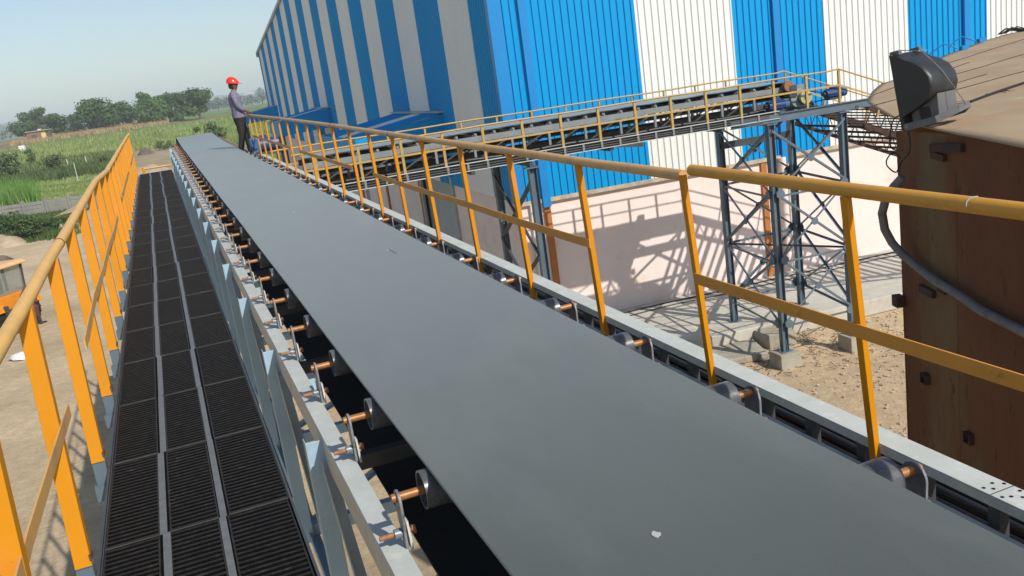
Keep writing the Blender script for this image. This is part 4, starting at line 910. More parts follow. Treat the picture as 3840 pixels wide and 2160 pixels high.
# thick grey hose hanging along the shed wall
hp = [(3385, 665, 3.25), (3352, 700, 3.2), (3322, 745, 3.18), (3308, 800, 3.18), (3318, 860, 3.2), (3345, 910, 3.26), (3385, 955, 3.31), (3440, 1000, 3.33), (3510, 1055, 3.33), (3590, 1102, 3.33), (3680, 1165, 3.33), (3780, 1215, 3.33), (3900, 1275, 3.33), (4100, 1370, 3.33), (4500, 1620, 3.33), (4900, 2100, 3.31), (5000, 2900, 3.31), (5050, 3900, 3.30)]
mb = MB(); mb.tube([at_px(*p) for p in hp], 0.036, 12); tag(obj('hose', mb, 'hose'), 'thick grey hose curving off the corner of the rusty shed and down along its wall', 'hose')
for nm, lab, pts in (('wire', 'thin black wire looping down the shed corner beside the floodlight', [(3375, 432, 3.3), (3350, 450, 3.28), (3338, 500, 3.3), (3338, 540, 3.32), (3350, 560, 3.35), (3383, 564, 3.36)]),
                ('wire', 'curly loose end of black wire dangling at the shed corner below the floodlight', [(3405, 490, 3.3), (3413, 530, 3.31), (3408, 575, 3.3), (3385, 600, 3.28), (3372, 625, 3.27), (3362, 645, 3.25), (3345, 640, 3.22), (3326, 620, 3.22), (3325, 600, 3.24), (3338, 580, 3.26), (3350, 573, 3.3), (3365, 580, 3.32), (3376, 594, 3.34)])):
    P_ = [at_px(*p) for p in pts]; dense = []
    for i in range(len(P_) - 1):
        p0 = P_[max(i - 1, 0)]; p1 = P_[i]; p2 = P_[i + 1]; p3 = P_[min(i + 2, len(P_) - 1)]
        for t in (0, .25, .5, .75): dense.append(0.5 * ((2 * p1) + (p2 - p0) * t + (2 * p0 - 5 * p1 + 4 * p2 - p3) * t * t + (3 * p1 - p0 - 3 * p2 + p3) * t ** 3))
    dense.append(P_[-1]); mb = MB(); mb.tube(dense, 0.006, 6); tag(obj(nm, mb, 'cable'), lab, 'wire')
def floodlight():
    # local frame: X = beam direction (left in the photo), Z = up, Y = across
    c = V((3.485, 7.14, 6.63)); X = V((-0.50, 0.84, -0.15)).normalized(); Y = X.cross(UZ).normalized(); Z = Y.cross(X)
    f = thing('floodlight', 'black weathered floodlight on the corner of the rusty roof', 'floodlight', c)
    def W(x, y, z): return c + (X * x + Y * y + Z * z) * 0.93
    hw = 0.190
    # front frame and glass side (facing away), thin box
    fr = MB(); fr.prism([W(0.14, -hw, 0.0), W(0.14, hw, 0.0), W(0.14, hw, 0.64), W(0.14, -hw, 0.64)], X * 0.028); obj('front_frame', fr, 'lamp_black', f, bevel=0.006)
    gl = MB(); gl.box(W(0.1695, 0, 0.32), Y, Z, X, hw - 0.03, 0.28, 0.002); obj('front_glass', gl, 'glass', f)
    # reflector housing, bulging: cross sections in X-Z extruded over Y with rounded sides
    prof = [(0.14, 0.625), (0.10, 0.620), (0.04, 0.575), (-0.05, 0.53), (-0.125, 0.47), (-0.17, 0.39), (-0.178, 0.31), (-0.15, 0.24), (-0.09, 0.19), (-0.02, 0.16), (0.14, 0.10)]
    rings = []
    for yy, k in ((-hw, 0.94), (-hw + 0.012, 0.985), (-hw + 0.035, 1.0), (-0.08, 1.01), (0.08, 1.01), (hw - 0.035, 1.0), (hw - 0.012, 0.985), (hw, 0.94)):
        rings.append([W(0.14 + (x - 0.14) * k, yy, 0.36 + (z - 0.36) * (0.86 + 0.14 * k)) for x, z in prof])
    hb = MB(); hb.loft(rings); obj('housing', hb, 'lamp_black', f)
    gb = MB(); gb.prism([W(0.10, -0.12, 0.04), W(-0.15, -0.12, 0.04), W(-0.165, -0.12, 0.24), W(-0.12, -0.12, 0.21), W(0.10, -0.12, 0.13)], Y * 0.24); obj('gear_box', gb, 'lamp_grey', f, bevel=0.005)
    dr = MB(); dr.box(W(-0.03, -0.123, 0.095), X, Z, Y, 0.045, 0.05, 0.003); obj('cover_opening', dr, 'cable', f)
    for yy in (-hw + 0.05, hw - 0.05):
        cl = MB(); cl.box(W(0.135, yy, 0.645), X, Y, Z, 0.04, 0.02, 0.018); obj('clip', cl, 'lamp_grey', f)
    br = MB(); pts = [W(0.12, -hw - 0.012, 0.015), W(-0.17, -hw - 0.012, 0.03), W(-0.29, -0.06, 0.08), W(-0.29, 0.10, 0.10), W(-0.17, hw + 0.012, 0.06), W(0.12, hw + 0.012, 0.03)]
    for p, q in zip(pts, pts[1:]): br.bar(p, q, 0.006, 0.055, Z)
    obj('mounting_bracket', br, 'lamp_grey', f)
    bo = MB(); bo.cyl(W(0.10, -hw - 0.022, 0.02), W(0.10, -hw - 0.012, 0.02), 0.014, 8); obj('bolt', bo, 'nut', f)
    for i, (x, y, z) in enumerate(((0.0, -0.03, 0.618), (-0.05, -0.02, 0.606), (-0.03, 0.03, 0.612), (0.05, -0.06, 0.628), (0.03, 0.06, 0.626))):
        d = MB(); d.cyl(W(x, y, z), W(x, y, z + 0.004), 0.010, 9); obj('dropping', d, 'spot', f)
    wr = MB(); wr.tube([W(0.12, -0.10, 0.66), W(0.02, -0.12, 0.64), W(-0.08, -0.10, 0.60), W(-0.13, -0.06, 0.51), W(-0.17, -0.02, 0.42), W(-0.23, 0.0, 0.28), W(-0.28, 0.02, 0.16), W(-0.31, 0.02, 0.10)], 0.004, 5); obj('lead_wire', wr, 'hose', f)
floodlight()
mb = MB(); mb.tube([V((x, y, rz(x, y) + 0.022)) for x, y in [(4.30 + 0.25 * k, 8.10 + 0.165 * k + 0.012 * sin(k)) for k in range(21)]], 0.014, 7)
tag(obj('roof_cable', mb, 'cable'), 'black cable running up the tan roof away from the floodlight', 'cable')
# rebar twigs, clutter on the roof
for i, (px, py, lab) in enumerate(((3765, 365, 'small heap of black twigs on the tan shed roof near the right edge'), (3590, 405, 'small heap of grey debris beside the floodlight bracket'))):
    v = ray(px, py); t = (6.63 - EYE.z) / v.z; c = EYE + v * t; mb = MB()
    for k in range(14):
        a = random.uniform(0, 2 * pi); r = random.uniform(0.02, 0.10); p = c + V((random.uniform(-0.06, 0.06), random.uniform(-0.06, 0.06), 0.03 + random.uniform(0, 0.03))); mb.tube([p, p + V((cos(a) * r, sin(a) * r, random.uniform(-0.01, 0.02)))], 0.004, 4)
    tag(obj('debris_heap', mb, 'rust_dark' if i == 0 else 'hose'), lab, 'debris')
for i, (px, py, mm, lab) in enumerate(((3615, 178, 'flash_blue', 'small blue clamp with wires on the far edge of the tan roof'), (3680, 150, 'flash_blue', 'light blue clamp at the highest seen edge of the tan roof'), (3795, 122, 'cable', 'black bundle of wire on the far roof edge at the right border'))):
    v = ray(px, py); y_ = (14.4, 15.1, 16.0)[i]; c = EYE + v * (y_ / v.y); mb = MB(); c.z = max(c.z, rz(c.x, c.y) + 0.02)
    if i < 2: mb.box(c, (1, 0.2, 0.1), (-0.2, 1, 0), (0, 0, 1), 0.06, 0.04, 0.03); mb.tube([c + V((-0.1, 0, 0)), c + V((-0.3, 0.05, 0.10)), c + V((-0.5, 0.1, -0.04))], 0.012, 5)
    else:
        for k in range(8): mb.tube([c + V((-0.25 + 0.03 * k, 0.02 * k, 0)), c + V((-0.12 + 0.03 * k, 0, 0.04 + 0.05 * abs(sin(k + 1)))), c + V((0.12 + 0.02 * k, -0.02 * k, 0.0))], 0.010, 5)
    tag(obj('clamp' if i < 2 else 'wire_bundle', mb, mm), lab, 'clamp' if i < 2 else 'wire bundle')

# ================================================================== WORKER at the far end of the right handrail
def ring(c, a, b, ra, rb, n=14): return [c + a * (ra * cos(2 * pi * k / n)) + b * (rb * sin(2 * pi * k / n)) for k in range(n)]
def worker():
    O = P(1.93, -1.50, 22.55); Fv = (cr * 0.98 - cd_ * 0.12); Fv.z = 0; Fv.normalize(); Rv = Fv.cross(UZ).normalized()
    def W(f, h, r=0.0): return O + Fv * f + UZ * h + Rv * r
    t = thing('person', 'worker in red helmet, checked shirt and dark trousers holding the end of the handrail', 'person', O)
    # body: one continuous skinned surface
    vs = []; es = []; rad_ = []
    def node(p, r, prev=None):
        vs.append(tuple(p - O)); rad_.append(r)
        if prev is not None: es.append((prev, len(vs) - 1))
        return len(vs) - 1
    pel = node(W(0, 0.93), 0.13); sp = node(W(-0.01, 1.10), 0.115, pel); ch = node(W(-0.02, 1.30), 0.125, sp); nk0 = node(W(-0.01, 1.44), 0.065, ch)
    nk = node(W(0.005, 1.50), 0.052, nk0); h0 = node(W(0.025, 1.56), 0.070, nk); h1 = node(W(0.025, 1.63), 0.085, h0); h2 = node(W(0.015, 1.69), 0.070, h1)
    node(W(0.112, 1.605), 0.014, h0)    # nose
    node(W(0.085, 1.545), 0.030, h0)    # chin
    def arm(sd, el, wr, hand, f0=0.0):
        s_ = node(W(-0.03, 1.385, 0.17 * sd), 0.055, ch); a = node(W(*el), 0.042, s_); b = node(W(*wr), 0.029, a)
        hv = V(hand) - V(wr); k = node(W(*(V(wr) + hv * 0.45)), 0.026, b); kk = node(W(*(V(wr) + hv * 0.9)), 0.030, k)
        for i, (dr, L_) in enumerate(((-0.028, 0.062), (-0.010, 0.070), (0.010, 0.066), (0.028, 0.052))):
            m1 = node(W(hand[0] + 0.030, hand[1] - 0.004, hand[2] + dr), 0.0095, kk); node(W(hand[0] + 0.030 + 0.35 * L_, hand[1] - 0.035 - 0.2 * L_, hand[2] + dr), 0.0085, m1)
        tb = node(W(hand[0] + 0.0, hand[1] - 0.015, hand[2] - 0.045 * sd), 0.011, k); node(W(hand[0] + 0.025, hand[1] - 0.04, hand[2] - 0.04 * sd), 0.009, tb)
    arm(1, (0.035, 1.10, 0.215), (0.200, 0.975, 0.12), (0.268, 0.945, 0.07))
    arm(-1, (0.00, 1.10, -0.21), (0.12, 0.93, -0.20), (0.17, 0.87, -0.19))
    for sd, kf, ff in ((1, -0.02, -0.10), (-1, 0.07, 0.12)):
        hp_ = node(W(0.0, 0.88, 0.09 * sd), 0.085, pel); kn = node(W(kf, 0.48, 0.10 * sd), 0.055, hp_); an = node(W(ff, 0.09, 0.10 * sd), 0.038, kn); node(W(ff + 0.13, 0.04, 0.11 * sd), 0.032, an)
    me = bpy.data.meshes.new('body'); me.from_pydata(vs, es, []); me.materials.append(M['skin']); b = bpy.data.objects.new('body', me); COL.objects.link(b); b.parent = t
    b.modifiers.new('skin', 'SKIN'); sv = me.skin_vertices[0].data
    for i, r in enumerate(rad_): sv[i].radius = (r, r); sv[i].use_root = (i == 0)
    b.modifiers.new('sub', 'SUBSURF').levels = 2; b.modifiers['sub'].render_levels = 2; b.modifiers['skin'].use_smooth_shade = True
    # shirt: torso and two sleeves, wrinkled
    sh = MB(); prof = [(-0.005, 0.86, 0.155, 0.200), (-0.01, 0.93, 0.150, 0.195), (-0.012, 1.05, 0.138, 0.185), (-0.02, 1.20, 0.140, 0.195), (-0.03, 1.32, 0.138, 0.205), (-0.03, 1.40, 0.112, 0.190), (-0.02, 1.455, 0.075, 0.120), (-0.01, 1.485, 0.062, 0.070)]
    rings = []
    for i, (f, h, rf, rr) in enumerate(prof):
        rg = ring(W(f, h), Fv, Rv, rf, rr, 20)
        rings.append([p + (p - W(f, h)).normalized() * 0.010 * mnoise.noise(V((p.x * 9, p.y * 9, p.z * 6))) for p in rg])
    sh.loft(rings, True, True)
    def limb(mb, pts, n=14, caps=True):
        rr = []
        for i, (p, ra) in enumerate(pts):
            p = V(p); d = (V(pts[min(i + 1, len(pts) - 1)][0]) - V(pts[max(i - 1, 0)][0])).normalized(); x = d.cross(Rv)
            x = x.normalized() if x.length > 0.01 else Fv; y = d.cross(x)
            rr.append([q + (q - p).normalized() * ra * 0.10 * mnoise.noise(q * 14) for q in ring(p, x, y, ra, ra, n)])
        mb.loft(rr, True, caps)
    limb(sh, [(W(-0.03, 1.42, 0.11), 0.060), (W(-0.03, 1.385, 0.175), 0.070), (W(0.0, 1.24, 0.205), 0.064), (W(0.035, 1.11, 0.217), 0.056), (W(0.085, 1.055, 0.195), 0.052), (W(0.12, 1.025, 0.175), 0.050)])
    limb(sh, [(W(-0.03, 1.42, -0.11), 0.060), (W(-0.03, 1.385, -0.175), 0.070), (W(-0.01, 1.24, -0.205), 0.062), (W(0.0, 1.10, -0.212), 0.055), (W(0.05, 1.03, -0.207), 0.05)])
    obj('shirt', sh, 'shirt', t)
    co = MB(); co.loft([ring(W(-0.008, 1.470), Fv, Rv, 0.066, 0.075), ring(W(0.004, 1.515), Fv, Rv, 0.062, 0.066)], True, False); obj('collar', co, 'shirt', t)
    tr_ = MB(); tr_.loft([ring(W(0, 0.70), Fv, Rv, 0.12, 0.17, 20), ring(W(0.0, 0.80), Fv, Rv, 0.145, 0.185, 20), ring(W(0, 0.90), Fv, Rv, 0.148, 0.185, 20), ring(W(-0.005, 0.98), Fv, Rv, 0.135, 0.172, 20)], True, True)
    for sd, kf, ff in ((1, -0.02, -0.10), (-1, 0.07, 0.12)):
        limb(tr_, [(W(0.0, 0.86, 0.075 * sd), 0.105), (W(-0.005 + kf * .3, 0.72, 0.09 * sd), 0.098), (W(kf * 0.8, 0.56, 0.10 * sd), 0.082), (W(kf, 0.46, 0.10 * sd), 0.074), (W((kf + ff) / 2, 0.28, 0.10 * sd), 0.070), (W(ff - 0.005, 0.10, 0.10 * sd), 0.068), (W(ff, 0.055, 0.10 * sd), 0.072)], 16)
        s_ = MB(); s_.loft([ring(W(ff - 0.085, 0.035, 0.105 * sd), UZ, Rv, 0.030, 0.032), ring(W(ff - 0.03, 0.05, 0.105 * sd), UZ, Rv, 0.048, 0.042), ring(W(ff + 0.06, 0.042, 0.11 * sd), UZ, Rv, 0.040, 0.047), ring(W(ff + 0.15, 0.030, 0.115 * sd), UZ, Rv, 0.028, 0.044), ring(W(ff + 0.185, 0.022, 0.115 * sd), UZ, Rv, 0.014, 0.025)], True, True); obj('shoe', s_, 'shoe', t)
    obj('trousers', tr_, 'trousers', t)
    ha = MB(); ha.loft([ring(W(-0.035, 1.535), Fv, Rv, 0.055, 0.070), ring(W(-0.035, 1.59), Fv, Rv, 0.070, 0.082), ring(W(-0.012, 1.66), Fv, Rv, 0.088, 0.086), ring(W(0.012, 1.705), Fv, Rv, 0.082, 0.080)], True, True); obj('hair', ha, 'hair', t)
    for sd in (1, -1):
        e = MB(); e.loft([ring(W(0.012, 1.575, 0.080 * sd), Fv, UZ, 0.008, 0.016, 8), ring(W(0.006, 1.600, 0.094 * sd), Fv, UZ, 0.014, 0.026, 8)], True, True); obj('ear', e, 'skin', t)
        e = MB(); e.cyl(W(0.098, 1.625, 0.033 * sd), W(0.106, 1.625, 0.033 * sd), 0.010, 8); obj('eye', e, 'hair', t)
    mo = MB(); mo.box(W(0.108, 1.565), Rv, UZ, Fv, 0.022, 0.004, 0.004); obj('mouth', mo, 'red_brown', t)
    he = MB(); tl = (Fv * 0.15); rr = []
    for i in range(8):
        a = (pi / 2) * i / 7.0; rr.append(ring(W(0.012, 1.655) + UZ * 0.155 * sin(a) - Fv * 0.02 * sin(a), Fv - UZ * 0.10, Rv, 0.145 * cos(a) + 0.001, 0.118 * cos(a) + 0.001, 22))
    he.loft(rr, True, True)
    br = [W(0.012, 1.650) + (Fv - UZ * 0.14) * ((0.158 + (0.050 if cos(q) > 0 else 0.0) * max(0, cos(q)) ** 2) * cos(q)) + Rv * (0.128 * sin(q)) for q in [2 * pi * k / 24 for k in range(24)]]
    he.loft([br, [p + UZ * 0.012 for p in br]], True, True); obj('helmet', he, 'helmet', t)
worker()
hp_ = thing('platform', 'small dark steel platform under the worker at the end of the handrail', 'platform', P(2.3, -1.55, 23.2))
mb = MB(); mb.box(P(2.30, -1.522, 23.2), cr, cd_, cn, 0.55, 1.0, 0.012); obj('deck_plate', mb, 'grate', hp_)
for u in (1.85, 2.75): mb = MB(); mb.ell(P(u, -1.54, 22.25), P(u, -1.54, 24.15), cr, -cn, 0.06, 0.006); obj('edge_beam', mb, 'dark_steel', hp_)
for s_ in (22.4, 24.0): mb = MB(); mb.bar2(P(2.6, -3.0, s_), P(2.2, -1.6, s_), cd_, cr, 0.05, 0.05); obj('knee_brace', mb, 'dark_steel', hp_)
def near_motor():
    t = thing('gear_motor', 'dark blue gear motor beside the belt at the worker\'s feet', 'motor', P(2.38, -1.45, 21.7), None)
    mb = MB(); mb.cyl(P(2.14, -1.30, 21.75), P(2.48, -1.30, 21.75), 0.15, 20); obj('body', mb, 'motor', t)
    mb = MB(); mb.cyl(P(2.48, -1.30, 21.75), P(2.62, -1.30, 21.75), 0.155, 20, 0.14); obj('fan_cover', mb, 'motor', t)
    mb = MB(); mb.box(P(2.06, -1.29, 21.75), cr, cd_, cn, 0.09, 0.15, 0.17); mb.cyl(P(2.06, -1.29, 21.56), P(2.06, -1.29, 21.94), 0.07, 14); obj('gearbox', mb, 'motor_light', t, bevel=0.02)
    mb = MB(); mb.box(P(2.30, -1.12, 21.75), cr, cd_, cn, 0.07, 0.06, 0.04); obj('terminal_box', mb, 'motor', t)
    mb = MB(); mb.box(P(2.3, -1.49, 21.75), cr, cd_, cn, 0.30, 0.16, 0.035); obj('base_plate', mb, 'dark_steel', t)
near_motor()

# ================================================================== BACKHOE LOADER (left edge)
def digger():
    q = on_ground(30, 1240); O = V((q.x - 0.15, q.y - 0.1, 0)); k = 1.0
    Xf = V((0.96, -0.28, 0)).normalized(); Yf = UZ.cross(Xf)      # Xf points to the right in the photo (towards the arm end)
    def W(x, y, z): return O + Xf * (x * k) + Yf * (y * k) + UZ * (z * k)
    t = thing('backhoe_loader', 'orange backhoe loader with cream cab roof standing on the sand', 'digger', O)
    def bx(nm, x0, x1, y0, y1, z0, z1, m, bev=0.03, taper=0.0):
        mb = MB(); c = [W(x, y, z) for x in (x0, x1) for y in (y0, y1) for z in (z0, z1)]
        mb.add(c, [(0, 1, 3, 2), (4, 6, 7, 5), (0, 4, 5, 1), (2, 3, 7, 6), (0, 2, 6, 4), (1, 5, 7, 3)]); return obj(nm, mb, m, t, bevel=bev)
    bx('chassis', -2.9, 1.0, -0.45, 0.45, 0.55, 1.0, 'dark_steel'); bx('hood', -2.8, -0.7, -0.5, 0.5, 1.0, 1.65, 'jcb', 0.08)
    bx('cab_body', -0.7, 1.0, -0.75, 0.75, 0.95, 1.55, 'jcb', 0.05)
    roof = MB(); roof.prism([W(-0.95, -0.85, 2.62), W(-0.85, -0.85, 2.74), W(1.05, -0.85, 2.80), W(1.22, -0.85, 2.72), W(1.22, -0.85, 2.64), W(0.9, -0.85, 2.62)], (W(0, 0.85, 0) - W(0, -0.85, 0))); obj('cab_roof', roof, 'jcb_roof', t, bevel=0.03)
    for x0, x1 in ((-0.68, -0.72), (0.05, 0.05), (0.92, 1.02)):
        for y in (-0.72, 0.72):
            mb = MB(); mb.bar(W(x0, y, 1.5), W(x1, y, 2.64), 0.08, 0.09, Xf); obj('cab_pillar', mb, 'dark_steel', t)
    for y in (-0.73, 0.73):
        mb = MB(); mb.add([W(-0.68, y, 1.55), W(0.95, y, 1.55), W(0.98, y, 2.6), W(-0.7, y, 2.6)], [(0, 1, 2, 3)]); g = obj('side_window', mb, 'glass', t, fix=False); g.modifiers.new('t', 'SOLIDIFY').thickness = 0.01
    mb = MB(); mb.add([W(0.97, -0.7, 1.55), W(0.97, 0.7, 1.55), W(1.02, 0.7, 2.6), W(1.02, -0.7, 2.6)], [(0, 1, 2, 3)]); g = obj('rear_window', mb, 'glass', t, fix=False); g.modifiers.new('t', 'SOLIDIFY').thickness = 0.01
    bx('seat', -0.1, 0.35, -0.25, 0.25, 1.5, 1.7, 'cable', 0.04); bx('seat_back', 0.25, 0.38, -0.25, 0.25, 1.7, 2.2, 'cable', 0.04)
    mb = MB(); mb.cyl(W(-0.35, -0.18, 2.0), W(-0.40, 0.18, 2.03), 0.02, 8); mb.bar(W(-0.6, 0, 1.5), W(-0.38, 0, 2.0), 0.05, 0.05); obj('steering', mb, 'cable', t)
    for x, r, w_ in ((0.35, 0.72, 0.24), (-2.2, 0.50, 0.18)):
        for y in (-0.9, 0.9):
            mb = MB(); mb.cyl(W(x, y - w_, r), W(x, y + w_, r), r * k, 28)
            for i in range(22):
                a = 2 * pi * i / 22; c = W(x, y, r) + (Xf * cos(a) + UZ * sin(a)) * r * k; mb.box(c, Xf * cos(a) + UZ * sin(a), Yf, -Xf * sin(a) + UZ * cos(a), 0.03, w_ * k, 0.03)
            wl = obj('wheel', mb, 'tyre', t); mb = MB(); mb.cyl(W(x, y - w_ - 0.01, r), W(x, y + w_ + 0.01, r), r * k * 0.5, 20); obj('rim', mb, 'jcb_roof', wl)
    for y in (-0.95, 0.95):
        mb = MB(); mb.loft([[W(0.35 + 0.86 * cos(a), y - 0.28, 0.72 + 0.86 * sin(a)), W(0.35 + 0.86 * cos(a), y + 0.28, 0.72 + 0.86 * sin(a)), W(0.35 + 0.80 * cos(a), y + 0.28, 0.72 + 0.80 * sin(a)), W(0.35 + 0.80 * cos(a), y - 0.28, 0.72 + 0.80 * sin(a))] for a in [0.3 + 2.3 * i / 10 for i in range(11)]], False); obj('mudguard', mb, 'jcb', t)
    # folded rear arm, stabiliser, loader arms with bucket
    mb = MB(); mb.bar(W(0.9, 0.2, 0.9), W(1.30, 0.5, 1.7), 0.16, 0.24); obj('boom', mb, 'red_brown', t, bevel=0.02)
    mb = MB(); mb.bar(W(1.30, 0.5, 1.7), W(1.5, 0.5, 1.0), 0.14, 0.18); obj('dipper_arm', mb, 'red_brown', t, bevel=0.02)
    mb = MB(); mb.prism([W(1.3, -0.3, 0.45), W(1.7, -0.3, 0.5), W(1.8, -0.3, 0.9), W(1.5, -0.3, 1.1), W(1.3, -0.3, 0.9)], Yf * 0.6 * k); obj('rear_bucket', mb, 'red_brown', t, bevel=0.02)
    for y in (-0.7, 0.7):
        mb = MB(); mb.bar(W(1.2, y, 1.2), W(1.25, y, 0.15), 0.12, 0.14); mb.box(W(1.25, y, 0.08), Xf, Yf, UZ, 0.22, 0.16, 0.04); obj('stabiliser', mb, 'dark_steel', t)
        mb = MB(); mb.bar(W(-0.9, y * 0.9, 1.5), W(-3.1, y * 0.9, 0.75), 0.12, 0.26); obj('loader_arm', mb, 'jcb', t, bevel=0.02)
    mb = MB(); mb.prism([W(-3.1, -1.05, 0.2), W(-3.9, -1.05, 0.12), W(-3.5, -1.05, 0.75), W(-3.15, -1.05, 0.9)], Yf * 2.1 * k); obj('front_bucket', mb, 'red_brown', t, bevel=0.02)
digger()

# ================================================================== YARD THINGS AND FIELDS ON THE LEFT
q = on_ground(88, 1342)
mb = MB(); n = 12; rr = []
for i, (r_, z) in enumerate(((0.26, 0.0), (0.30, 0.09), (0.22, 0.17), (0.10, 0.20))):
    rr.append([q + V((r_ * cos(a) * random.uniform(0.8, 1.2) * 1.4, r_ * sin(a) * random.uniform(0.8, 1.2), z + random.uniform(-0.02, 0.02))) for a in [2 * pi * k / n for k in range(n)]])
mb.loft(rr, True, True); tag(obj('plastic_bag', mb, 'white_bag'), 'crumpled white plastic bag lying alone on the sand beside the digger', 'bag')
# precast compound wall
def compound_wall():
    p0 = on_ground(-420, 893); p1 = on_ground(440, 772); d = (p1 - p0); L_ = d.length; d.normalize(); nrm = V((d.y, -d.x, 0))
    t = thing('compound_wall', 'long grey precast concrete panel wall between the yard and the fields', 'wall', p0)
    n = int(L_ / 2.0)
    for i in range(n + 1):
        c = p0 + d * (L_ * i / n); c.z = ground_z(c.x, c.y) + 0.78; mb = MB(); mb.box(c, d, nrm, UZ, 0.10, 0.14, 0.86); obj('post', mb, 'wall_conc', t)
        if i < n:
            for j in range(4):
                mb = MB(); cc = c + d * (L_ / n / 2); cc.z = ground_z(cc.x, cc.y) + 0.2 + 0.355 * j; 
                if i in (3, 9) and j == 3: continue
                mb.box(cc, d, nrm, UZ, L_ / n / 2 - 0.10, 0.03, 0.155); obj('panel', mb, 'wall_conc', t, bevel=0.012)
compound_wall()
def heap(name, lab, x, y, wx, hz, m, cat='mound', kind=None, wy=None, seed=0):
    q = on_ground(x, y); D = math.hypot(q.x, q.y); R = wx / FPX * D / 2; H = hz / FPX * D; wy = wy or R * 0.8
    mb = MB(); N = 26; Mx = 12; vs = [q + V((0, 0, H))]; fs = []
    for i in range(1, Mx + 1):
        for k in range(N):
            a = 2 * pi * k / N; f = i / Mx; p = V((R * f * cos(a), wy * f * sin(a), 0)); h = H * max(0, (1 - f ** 1.7)) * (1 + 0.35 * mnoise.noise(V((p.x * 1.4 / max(R, 1) * 2, p.y * 2, seed)))) + 0.06 * H * mnoise.noise(V((p.x * 3, p.y * 3, seed)))
            g = ground_z(q.x + p.x, q.y + p.y); vs.append(V((q.x + p.x, q.y + p.y, g + h - (0.1 if i == Mx else 0))))
    fs += [(0, 1 + k, 1 + (k + 1) % N) for k in range(N)]
    fs += [(1 + (i - 1) * N + k, 1 + i * N + k, 1 + i * N + (k + 1) % N, 1 + (i - 1) * N + (k + 1) % N) for i in range(1, Mx) for k in range(N)]
    mb.add(vs, fs, True); return tag(obj(name, mb, m), lab, cat if not kind else None, kind=kind)
heap('soil_heap', 'brown soil heap at the left edge in front of the weeds', 20, 925, 150, 38, 'soil_tan', seed=1)
heap('soil_heap', 'dark churned soil heap at the left edge beside the digger', -10, 985, 110, 22, 'soil_dark', seed=2)
heap('soil_heap', 'dark heap beyond the walkway end', 548, 580, 62, 22, 'soil_dark', seed=3)
heap('soil_heap', 'broad tan earth bank beyond the walkway end', 560, 655, 190, 30, 'soil_tan', seed=4)
heap('soil_heap', 'low sandy mound with weeds below the compound wall', 215, 868, 110, 26, 'soil_tan', seed=6)
mb = MB(); a = on_ground(205, 825); b = on_ground(300, 800)
mb.add([a + UZ * 0.25, b + UZ * 0.55, b + V((0.8, 1.6, 1.1)), a + V((1.5, 1.0, 0.4))], [(0, 1, 2, 3)]); o = obj('scrap_sheet', mb, 'rust_roof', fix=False); o.modifiers.new('t', 'SOLIDIFY').thickness = 0.05
tag(o, 'rusty brown sheet leaning against the compound wall', 'metal sheet')
for i, (x, y, h, lab) in enumerate(((260, 638, 36, 'leftmost of the white stakes before the tall grass'), (329, 627, 36, 'rightmost of the white stakes before the tall grass'), (294, 680, 62, 'tall thin stake standing in the green strip'), (858, 525, 14, 'short white stake on the ground beside the worker'), (18, 690, 20, 'short stake under the dark bush at the left edge'))):
    q = on_ground(x, y); D = math.hypot(q.x, q.y); mb = MB(); mb.cyl(q - UZ * 0.1, q + V((-0.02, 0, h / FPX * D)), 0.09 if i < 2 else 0.05, 7); tag(obj('stake', mb, 'stake'), lab, 'stake')
def hut():
    q = on_ground(150, 529); D = math.hypot(q.x, q.y); k = D / FPX; t = thing('hut', 'small brick hut with a flat roof and yellow door under the trees', 'hut', q)
    ex = V((0.985, 0.17, 0)); ey = V((-0.17, 0.985, 0))
    def bb(nm, x0, x1, z0, z1, m, y0=0, y1=4, par=None):
        mb = MB(); c = q + ex * ((x0 + x1) / 2 * k) + ey * ((y0 + y1) / 2) + UZ * ((z0 + z1) / 2 * k); mb.box(c, ex, ey, UZ, abs(x1 - x0) / 2 * k, (y1 - y0) / 2, (z1 - z0) / 2 * k); return obj(nm, mb, m, par or t)
    w_ = bb('wall', -36, 8, -2, 32, 'brick'); bb('window', -22, -6, 12, 23, 'soil_dark', -0.08, 0.0, w_); bb('door', 8, 22, -1, 29, 'yellow_panel', 0.3, 3.6); bb('wall', 22, 32, -2, 30, 'soil_dark', 0.5, 4)
    bb('roof', -38, 34, 32, 35, 'concrete_old', -0.4, 4.4); bb('water_tank', -2, 8, 35, 39, 'stake', 1, 2)
    bb('low_wall', 32, 78, -1, 5, 'wall_conc', 1.0, 1.3)
hut()
q = on_ground(86, 569); mb = MB(); D = math.hypot(q.x, q.y); mb.box(q + UZ * 0.8, (1, 0.1, 0), (-0.1, 1, 0), UZ, 0.75, 0.6, 0.85); tag(obj('water_tank', mb, 'white_bag', bevel=0.15), 'white water tank standing at the end of the dark ruined wall', 'tank')
mb = MB(); a = on_ground(-60, 592); b = on_ground(78, 573); mb.bar2(a + UZ * 0.4, b + UZ * 0.4, (b - a).cross(UZ), UZ, 0.5, 1.1); tag(obj('ruined_wall', mb, 'soil_dark', bevel=0.05), 'low dark ruined wall in the field at the left edge', 'wall')
# distant white-washed things on the hill: tiny buildings
for i, (x, y, lab) in enumerate(((935, 350, 'tiny white building on the far hazy hill right of the worker'),)):
    v = ray(x, y); c = EYE + v * 2300; mb = MB(); mb.box(c, (1, 0, 0), (0, 1, 0), UZ, 11, 5, 3); tag(obj('distant_building', mb, 'stake'), lab, 'building')

